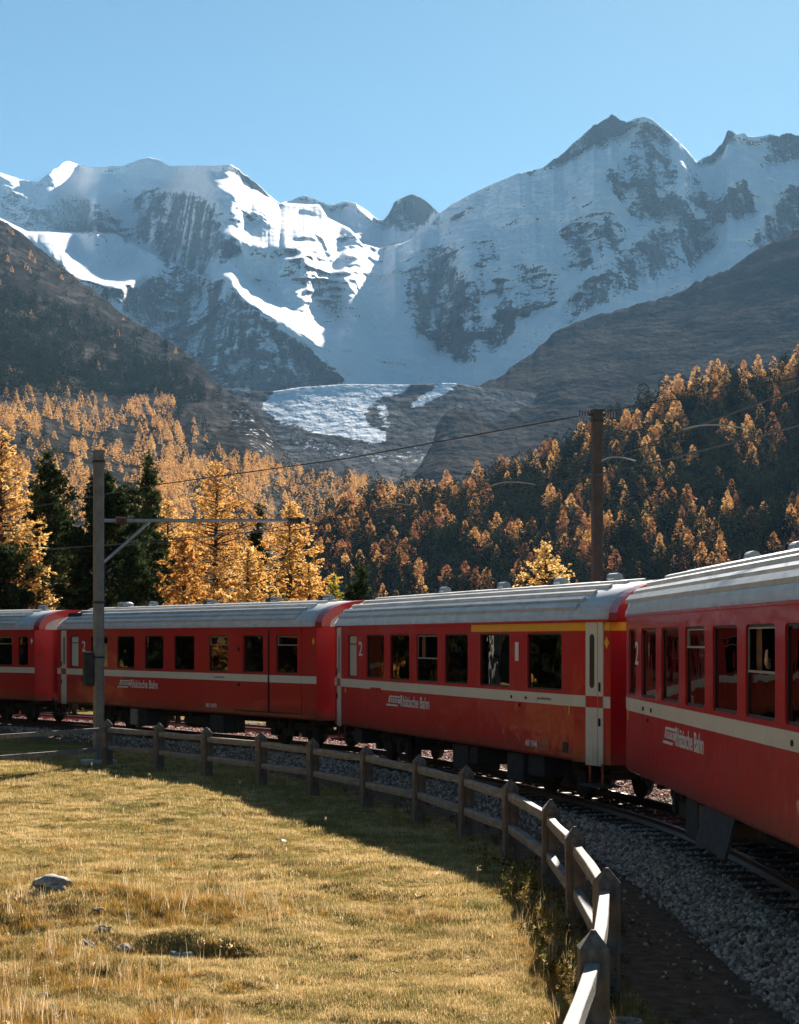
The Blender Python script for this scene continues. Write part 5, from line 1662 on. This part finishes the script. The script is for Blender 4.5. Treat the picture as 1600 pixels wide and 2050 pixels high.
# grass
def blade_mat(name, c0, c1, c2, tr=.45, sh=0.0):
    t = NT(name)
    oi = t.n('ShaderNodeObjectInfo'); geo = t.n('ShaderNodeNewGeometry')
    tc = t.n('ShaderNodeNewGeometry')
    n = t.math('MULTIPLY_ADD', t.math('SUBTRACT', t.noise(.8, 7, .75, tc.outputs['Position']), .5), 1.35, .5)
    f = t.math('ADD', t.math('MULTIPLY', t.math('SUBTRACT', oi.outputs['Random'], .5), .45), t.math('MULTIPLY', t.math('SUBTRACT', geo.outputs['Random Per Island'], .5), .55))
    f = t.math('ADD', n, f)
    rust = tuple(a * b for a, b in zip(c1, (1.0, .72, .55)))
    c = t.ramp(f, [(.36, c0), (.46, c1), (.54, rust), (.63, c1), (.76, c2)])
    d = t.n('ShaderNodeBsdfDiffuse'); tr_ = t.n('ShaderNodeBsdfTranslucent'); mx = t.n('ShaderNodeMixShader'); mx.inputs[0].default_value = tr
    t.l(c, d.inputs[0]); t.l(c, tr_.inputs[0]); t.l(d.outputs[0], mx.inputs[1]); t.l(tr_.outputs[0], mx.inputs[2]); t.l(mx.outputs[0], t.out.inputs['Surface'])
    return t.m
M_LAWN = blade_mat('short_autumn_grass', (.10, .13, .04), (.40, .325, .12), (.76, .56, .29), .38)
M_TALL = blade_mat('long_golden_grass', (.17, .12, .025), (.44, .26, .06), (.60, .40, .13), .4)
M_DRY = blade_mat('dry_stalks', (.30, .20, .10), (.55, .42, .24), (.70, .60, .42))
M_WEED = blade_mat('green_weed_leaves', (.05, .05, .015), (.14, .13, .035), (.34, .24, .08))
def tuft(n, h0, h1, w, spread, lean, rng, seg=3, curve=.5):
    V = []; Fc = []
    for _ in range(n):
        a = rng.uniform(0, 2 * PI); r = spread * math.sqrt(rng.uniform()); x, y = r * math.cos(a), r * math.sin(a)
        h = rng.uniform(h0, h1); b = rng.uniform(0, 2 * PI); ln = lean * rng.uniform(.2, 1); ww = w * rng.uniform(.7, 1.2)
        sd = (-math.sin(b), math.cos(b)); b0 = len(V)
        for k in range(seg + 1):
            t = k / seg; o = h * ln * (t ** (1 + curve)); z = h * t * (1 - .25 * ln * t)
            px, py = x + math.cos(b) * o, y + math.sin(b) * o; q = ww * (1 - t) / 2
            if k < seg: V += [(px - sd[0] * q, py - sd[1] * q, z - .01), (px + sd[0] * q, py + sd[1] * q, z - .01)]
            else: V.append((px, py, z))
        for k in range(seg - 1): Fc += [(b0 + 2 * k, b0 + 2 * k + 1, b0 + 2 * k + 3), (b0 + 2 * k, b0 + 2 * k + 3, b0 + 2 * k + 2)]
        k = seg - 1; Fc.append((b0 + 2 * k, b0 + 2 * k + 1, b0 + 2 * k + 2))
    return np.array(V), np.array(Fc)
lawn = [np_mesh('lawn_tuft', *tuft(18, .020, .055, .007, .075, 1.1, rg, 2), M_LAWN) for _ in range(6)]
tall = [np_mesh('tall_tuft', *tuft(42, .05, .17, .006, .085, 1.15, rg, 3, .9), M_TALL) for _ in range(5)]
dry = [np_mesh('dry_tuft', *tuft(7, .16, .36, .005, .05, .55, rg, 3), M_DRY) for _ in range(3)]
def seed_head(rng):
    V, T = tuft(1, .22, .34, .005, .01, .3, rng, 3); top = V[-1]; b = len(V)
    C, T2 = tri_cloud(top + rng.normal(scale=(.010, .010, .02), size=(14, 3)), .014, rng)
    return np.concatenate([V, C]), np.concatenate([T, T2 + b])
heads = [np_mesh('seed_head', *seed_head(rg), M_DRY) for _ in range(3)]
def weed(rng):
    Vs, Ts, b = [], [], 0
    for _ in range(7):
        V, T = tuft(1, .12, .34, .006, .10, .5, rng, 3); Vs.append(V); Ts.append(T + b); b += len(V)
        top = V[-1]; m = 16; s = rng.uniform(.15, 1, m)[:, None]
        C, T2 = tri_cloud(np.array([V[0, 0], V[0, 1], 0]) * (1 - s) + top * s + rng.normal(scale=.022, size=(m, 3)), .026, rng, elong=1.5)
        Vs.append(C); Ts.append(T2 + b); b += len(C)
    return np.concatenate(Vs), np.concatenate(Ts)
weeds = [np_mesh('weed', *weed(rg), M_WEED) for _ in range(4)]
ROCKPX = [(108, 1800), (176, 1905), (210, 1888), (248, 1912), (357, 1900), (312, 1912), (88, 2004), (104, 2024)]
def scatter_grass():
    shapes = lawn + tall + dry + heads + weeds      # 6, 5, 3, 3, 4
    X, Y, S, I = [], [], [], []
    def put(x, y, s, i): X.append(x); Y.append(y); S.append(s); I.append(i)
    # lawn: uniform in the frame's own sense (denser near the camera)
    n = 200000
    d = 1 / rg.uniform(1 / 52.0, 1 / 13.2, n); x = (rg.uniform(-1250, 520, n)) / F * d
    off = track_off(x, d)
    keep = off < -3.0 - .25 * vnoise(x * 1.3, d * 1.3, None, 5)
    keep &= (off > -14)
    keep &= rg.uniform(0, 1, n) < .62 + .9 * fbm(x * 2.6, d * 2.6, octv=3, seed=31)
    x, d, off = x[keep], d[keep], off[keep]
    put(x, d, (.50 + .38 * (d / 25.0)) * rg.uniform(.6, 1.5, len(x)) * (1 + .45 * vnoise(x * 1.7, d * 1.7, None, 2)), rg.integers(0, 6, len(x)))
    # long grass: left part, mound, patches, along the fence
    n = 80000
    d = 1 / rg.uniform(1 / 48.0, 1 / 13.2, n); x = (rg.uniform(-1250, 520, n)) / F * d
    off = track_off(x, d)
    u = 800 + x / d * F; v = HZ + 2.9 * F / d
    m = smooth01((520 - u) / 260) * smooth01((v - 1710) / 90) * .62
    for (cu, cv, su, sv, a) in ((600, 1810, 300, 16, .25), (370, 1835, 150, 26, 1.2), (820, 1840, 60, 14, .5), (640, 1740, 120, 16, .3), (250, 1700, 200, 30, .3), (1120, 1850, 45, 110, .9), (1060, 1740, 40, 40, .9)):
        m = m + a * np.exp(-((u - cu) / su) ** 2 - ((v - cv) / sv) ** 2)
    m = m * (.40 + 1.1 * fbm(x * 1.4, d * 1.4, octv=3, seed=9)) + .02 * (vnoise(x * 2.2, d * 2.2, None, 3) > .5)
    fl = np.exp(-((off + 3.35) / .25) ** 2)
    m = m + .42 * fl * (d < 24) * (.6 + .8 * vnoise(x * 2, d * 2, None, 13)) + .08 * fl
    for (ru, rv_) in ROCKPX: m = m * (1 - np.exp(-((u - ru) / 36) ** 2 - ((v - rv_ - 14) / 26) ** 2))
    hol = np.exp(-(((u - 360) / 130) ** 2) - ((v - 1880) / 14) ** 2)
    m = m * (1 - hol)
    keep = (rg.uniform(0, 1, n) < m * .46) & (off < -3.0) & (off > -14)
    x, d = x[keep], d[keep]
    put(x, d, rg.uniform(.40, 1.05, len(x)) * (.8 + d / 100), rg.integers(6, 11, len(x)))
    k = rg.uniform(0, 1, len(x)) < .20
    put(x[k] + .05, d[k], rg.uniform(.6, 1.2, k.sum()), rg.integers(11, 14, k.sum()))
    # pale seed heads: along the edge of the shadow and everywhere thinly
    n = 160
    d = 1 / rg.uniform(1 / 45.0, 1 / 13.5, n); x = (rg.uniform(-850, 380, n)) / F * d; off = track_off(x, d); k = off < -3.2
    put(x[k], d[k], rg.uniform(.6, 1.1, k.sum()), rg.integers(14, 17, k.sum()))
    # weeds by the fence posts
    n = 34; x, y = along(n, -3.6, -3.1, 15, 26)
    put(x, y, rg.uniform(.6, 1.2, n), rg.integers(17, 21, n))
    x, y = along(120, -3.4, -2.3, 12, 50)
    put(x, y, rg.uniform(.25, .5, 120), rg.integers(17, 21, 120))
    X_, Y_, S_, I_ = map(np.concatenate, (X, Y, S, I))
    Z = ground_z(X_, Y_)
    rot = np.stack([rg.uniform(-.15, .15, len(X_)), rg.uniform(-.15, .15, len(X_)), rg.uniform(0, 6.28, len(X_))], 1)
    gn_scatter('meadow_grass', 'short and long golden autumn grass covering the meadow', np.stack([X_, Y_, Z], 1), rot, np.repeat(S_[:, None], 3, 1), I_, shapes)
    print('grass', len(X_))
scatter_grass()

# boulders in the grass
def rock_mat():
    t = NT('lichen_rock'); n = t.noise(5, 6, .7); n2 = t.noise(22, 4, .7)
    t.col(t.mix(.5, t.ramp(n, [(.3, (.14, .125, .105)), (.5, (.40, .37, .32)), (.68, (.68, .64, .58))]), t.ramp(n2, [(.3, (.5, .5, .5)), (.7, (1.4, 1.4, 1.4))]), 'MULTIPLY')).rough(.9, .1)
    t.bump(n2, .02, 1); return t.m
M_ROCK = rock_mat()
for (u, v, w, hh, lab) in ((108, 1792, 84, .36, 'largest grey boulder, half sunk in long golden grass at the left'),
        (176, 1899, 34, .75, 'small pale rock standing upright left of the hollow'), (210, 1884, 44, .45, 'flat dark rock just behind the small upright one'),
        (248, 1908, 34, .4, 'low rock between the upright rock and the hollow'), (357, 1896, 46, .6, 'rounded grey rock at the bottom of the hollow, rightmost of the rocks'),
        (312, 1908, 44, .35, 'flat rock lying in the hollow left of the rounded one'), (200, 1838, 22, .5, 'small rock between the big boulder and the hollow'),
        (88, 2000, 32, .5, 'pale rock in the grass near the bottom left corner'), (104, 2020, 20, .7, 'tiny pale rock at the bottom left, below its larger neighbour')):
    p = ground_at(u, v); r = w / 2 / F * p.y * 1.15
    V, T = ico(3, rg, .9, (1, .8, hh))
    o = obj('boulder', np_mesh('boulder', V * r, T, M_ROCK, False), None, (p.x, p.y, p.z + r * hh * .28))
    o.rotation_euler = (0, 0, rg.uniform(0, 6)); tag(o, lab, 'rock')
# scrap of paper
p = ground_at(565, 1690); m = MB()
m.add([(-.06, -.02, 0), (.0, -.035, .02), (.065, -.01, .006), (.05, .035, .03), (-.01, .03, .045), (-.05, .03, .012)], [(0, 1, 4, 5), (1, 2, 3, 4)])
tag(m.build('paper_scrap', M_WHITE, None, False, (p.x, p.y, p.z + .04)), 'crumpled white scrap of paper lying on the meadow', 'litter')
# rim of a buried pipe by the fence
p = Vector((1.63, 15.25, gz(1.63, 15.25))); m = MB(); pr = [(.115, 0), (.135, 0), (.135, .05), (.115, .05)]; n = 28
vs = [((r) * math.cos(2 * PI * i / n), r * math.sin(2 * PI * i / n), z) for i in range(n) for r, z in pr]
m.add(vs, [(i * 4 + k, ((i + 1) % n) * 4 + k, ((i + 1) % n) * 4 + (k + 1) % 4, i * 4 + (k + 1) % 4) for i in range(n) for k in range(4)])
tag(m.build('pipe_rim', M_CONC, None, False, (p.x + .09, p.y, p.z + .01)), 'round concrete pipe rim at the foot of a fence post', 'pipe')

# slope to the left of the bend: trees and boulders that the carriage windows mirror
HL = 'trees on the slope left of the bend'
rr = np.random.default_rng(99); hz_l = []
srcs = {}
for kind in ('larch', 'pine'):
    w, (V, T) = make_tree(kind, 11.0, 2.6 if kind == 'larch' else 2.0, 77, 60, 3500, .30)
    srcs[kind] = (w.mesh('trunk', M_BARK, True), np_mesh('crown', V, T, M_LARCH if kind == 'larch' else M_PINE))
for i in range(110):
    for _ in range(30):
        y = rr.uniform(-10, 190); x = -(20 + .29 * max(y, 0)) - rr.uniform(2, 60) * rr.uniform(0, 1)
        if x / y > -.26 and y > 0: continue
        break
    if i % 5 == 0:
        y = rr.uniform(48, 98); x = -.275 * y - rr.uniform(2.5, 11)
    kind = 'larch' if rr.uniform() < .55 else 'pine'
    s = rr.uniform(.6, 1.2)
    r = thing(kind + '_tree', 'golden larch on the grassy slope beyond the left edge' if kind == 'larch' else 'dark pine on the grassy slope beyond the left edge', kind + ' tree', (x, y, gz(x, y) - .3), rr.uniform(0, 6), HL)
    r.scale = (s, s, s)
    obj('trunk', srcs[kind][0], r); obj('crown', srcs[kind][1], r)

# passenger at the open window of the nearest carriage
M_SKIN = plain('skin', (.62, .36, .25), .5, n=.1); M_DARKC = plain('dark_jacket', (.015, .015, .02), .9, n=.3); M_HAIR = plain('dark_hair', (.02, .012, .008), .7, n=.3)
def skin_body(name, pts, edges, mat, parent, sub=2):
    import bmesh
    me = bpy.data.meshes.new(name); bm = bmesh.new(); ly = bm.verts.layers.skin.verify()
    vs = [bm.verts.new(p[0]) for p in pts]
    for i, v in enumerate(vs):
        v[ly].radius = (pts[i][1], pts[i][1]); v[ly].use_root = (i == 0)
    for i, j in edges: bm.edges.new((vs[i], vs[j]))
    bm.to_mesh(me); bm.free()
    o = obj(name, me, parent); me.materials.append(mat)
    sk = o.modifiers.new('skin', 'SKIN'); sk.use_smooth_shade = True
    s = o.modifiers.new('subdivision', 'SUBSURF'); s.levels = sub; s.render_levels = sub
    return o
u0 = 1530; xl = c4.X(1538)
pr = thing('person', 'passenger in a dark jacket seated inside, raising a bare hand at the open window', 'person', (c4.root.matrix_basis @ Vector((xl + .66, -.55, 1.70)))[:], c4.root.rotation_euler.z)
B = [((0, 0, .05), .15), ((0, 0, .25), .14), ((0, 0, .45), .16), ((0, .02, .56), .07), ((0, .03, .62), .055), ((0, .04, .72), .085), ((0, .05, .80), .085),
     ((-.17, 0, .50), .065), ((-.22, .14, .36), .048), ((-.08, .34, .50), .038), ((-.04, .40, .60), .028),
     ((.18, 0, .50), .065), ((.24, .02, .26), .048), ((.14, .22, .20), .035),
     ((-.10, .02, .04), .10), ((-.45, .0, .06), .075), ((-.48, .0, -.34), .05), ((.10, .02, .04), .10), ((-.42, .18, .06), .075), ((-.46, .18, -.34), .05)]
E = [(0, 1), (1, 2), (2, 3), (3, 4), (4, 5), (5, 6), (2, 7), (7, 8), (8, 9), (9, 10), (2, 11), (11, 12), (12, 13), (0, 14), (14, 15), (15, 16), (0, 17), (17, 18), (18, 19)]
skin_body('body', B, E, M_DARKC, pr)
H = [((-.04, .40, .60), .022), ((-.035, .42, .655), .034), ((-.03, .425, .70), .032)]
HE = [(0, 1), (1, 2)]
for k, (dx, L) in enumerate(((-.028, .065), (-.010, .08), (.009, .075), (.026, .055))):
    b = len(H); H += [((-.03 + dx, .428, .725), .010), ((-.03 + dx * 1.35, .432, .725 + L * .55), .009), ((-.03 + dx * 1.5, .425, .725 + L), .007)]; HE += [(2, b), (b, b + 1), (b + 1, b + 2)]
b = len(H); H += [((-.075, .43, .675), .011), ((-.095, .435, .71), .009)]; HE += [(1, b), (b, b + 1)]
skin_body('hand', H, HE, M_SKIN, pr, 1)
V, T = ico(2, rg, .05, (.095, .105, .125)); fc = obj('face', np_mesh('face', V, T, M_SKIN, True), pr, (0, .055, .765))
V, T = ico(2, rg, .12, (.108, .112, .12)); obj('hair', np_mesh('hair', V, T, M_HAIR, True), pr, (.01, .025, .80))
# ------------------------------------------------------------------ air
ZTOP = max(v.co.z for v in bpy.data.objects['snow_mountains'].data.vertices) + 60
def make_haze():
    m = bpy.data.materials.new('haze_air'); m.use_nodes = True
    nt = m.node_tree
    for n in list(nt.nodes): nt.nodes.remove(n)
    o = nt.nodes.new('ShaderNodeOutputMaterial'); p = nt.nodes.new('ShaderNodeVolumePrincipled')
    p.inputs['Color'].default_value = (.36, .66, 1.0, 1)
    p.inputs['Density'].default_value = HAZE
    p.inputs['Anisotropy'].default_value = .1
    nt.links.new(p.outputs[0], o.inputs['Volume'])
    b = MB().box(-6500, 6500, -400, 15500, -60, ZTOP)
    h = b.build('haze', m)
    tag(h, 'thin blue valley haze', kind='stuff')
HAZE = 2.1e-5
make_haze()
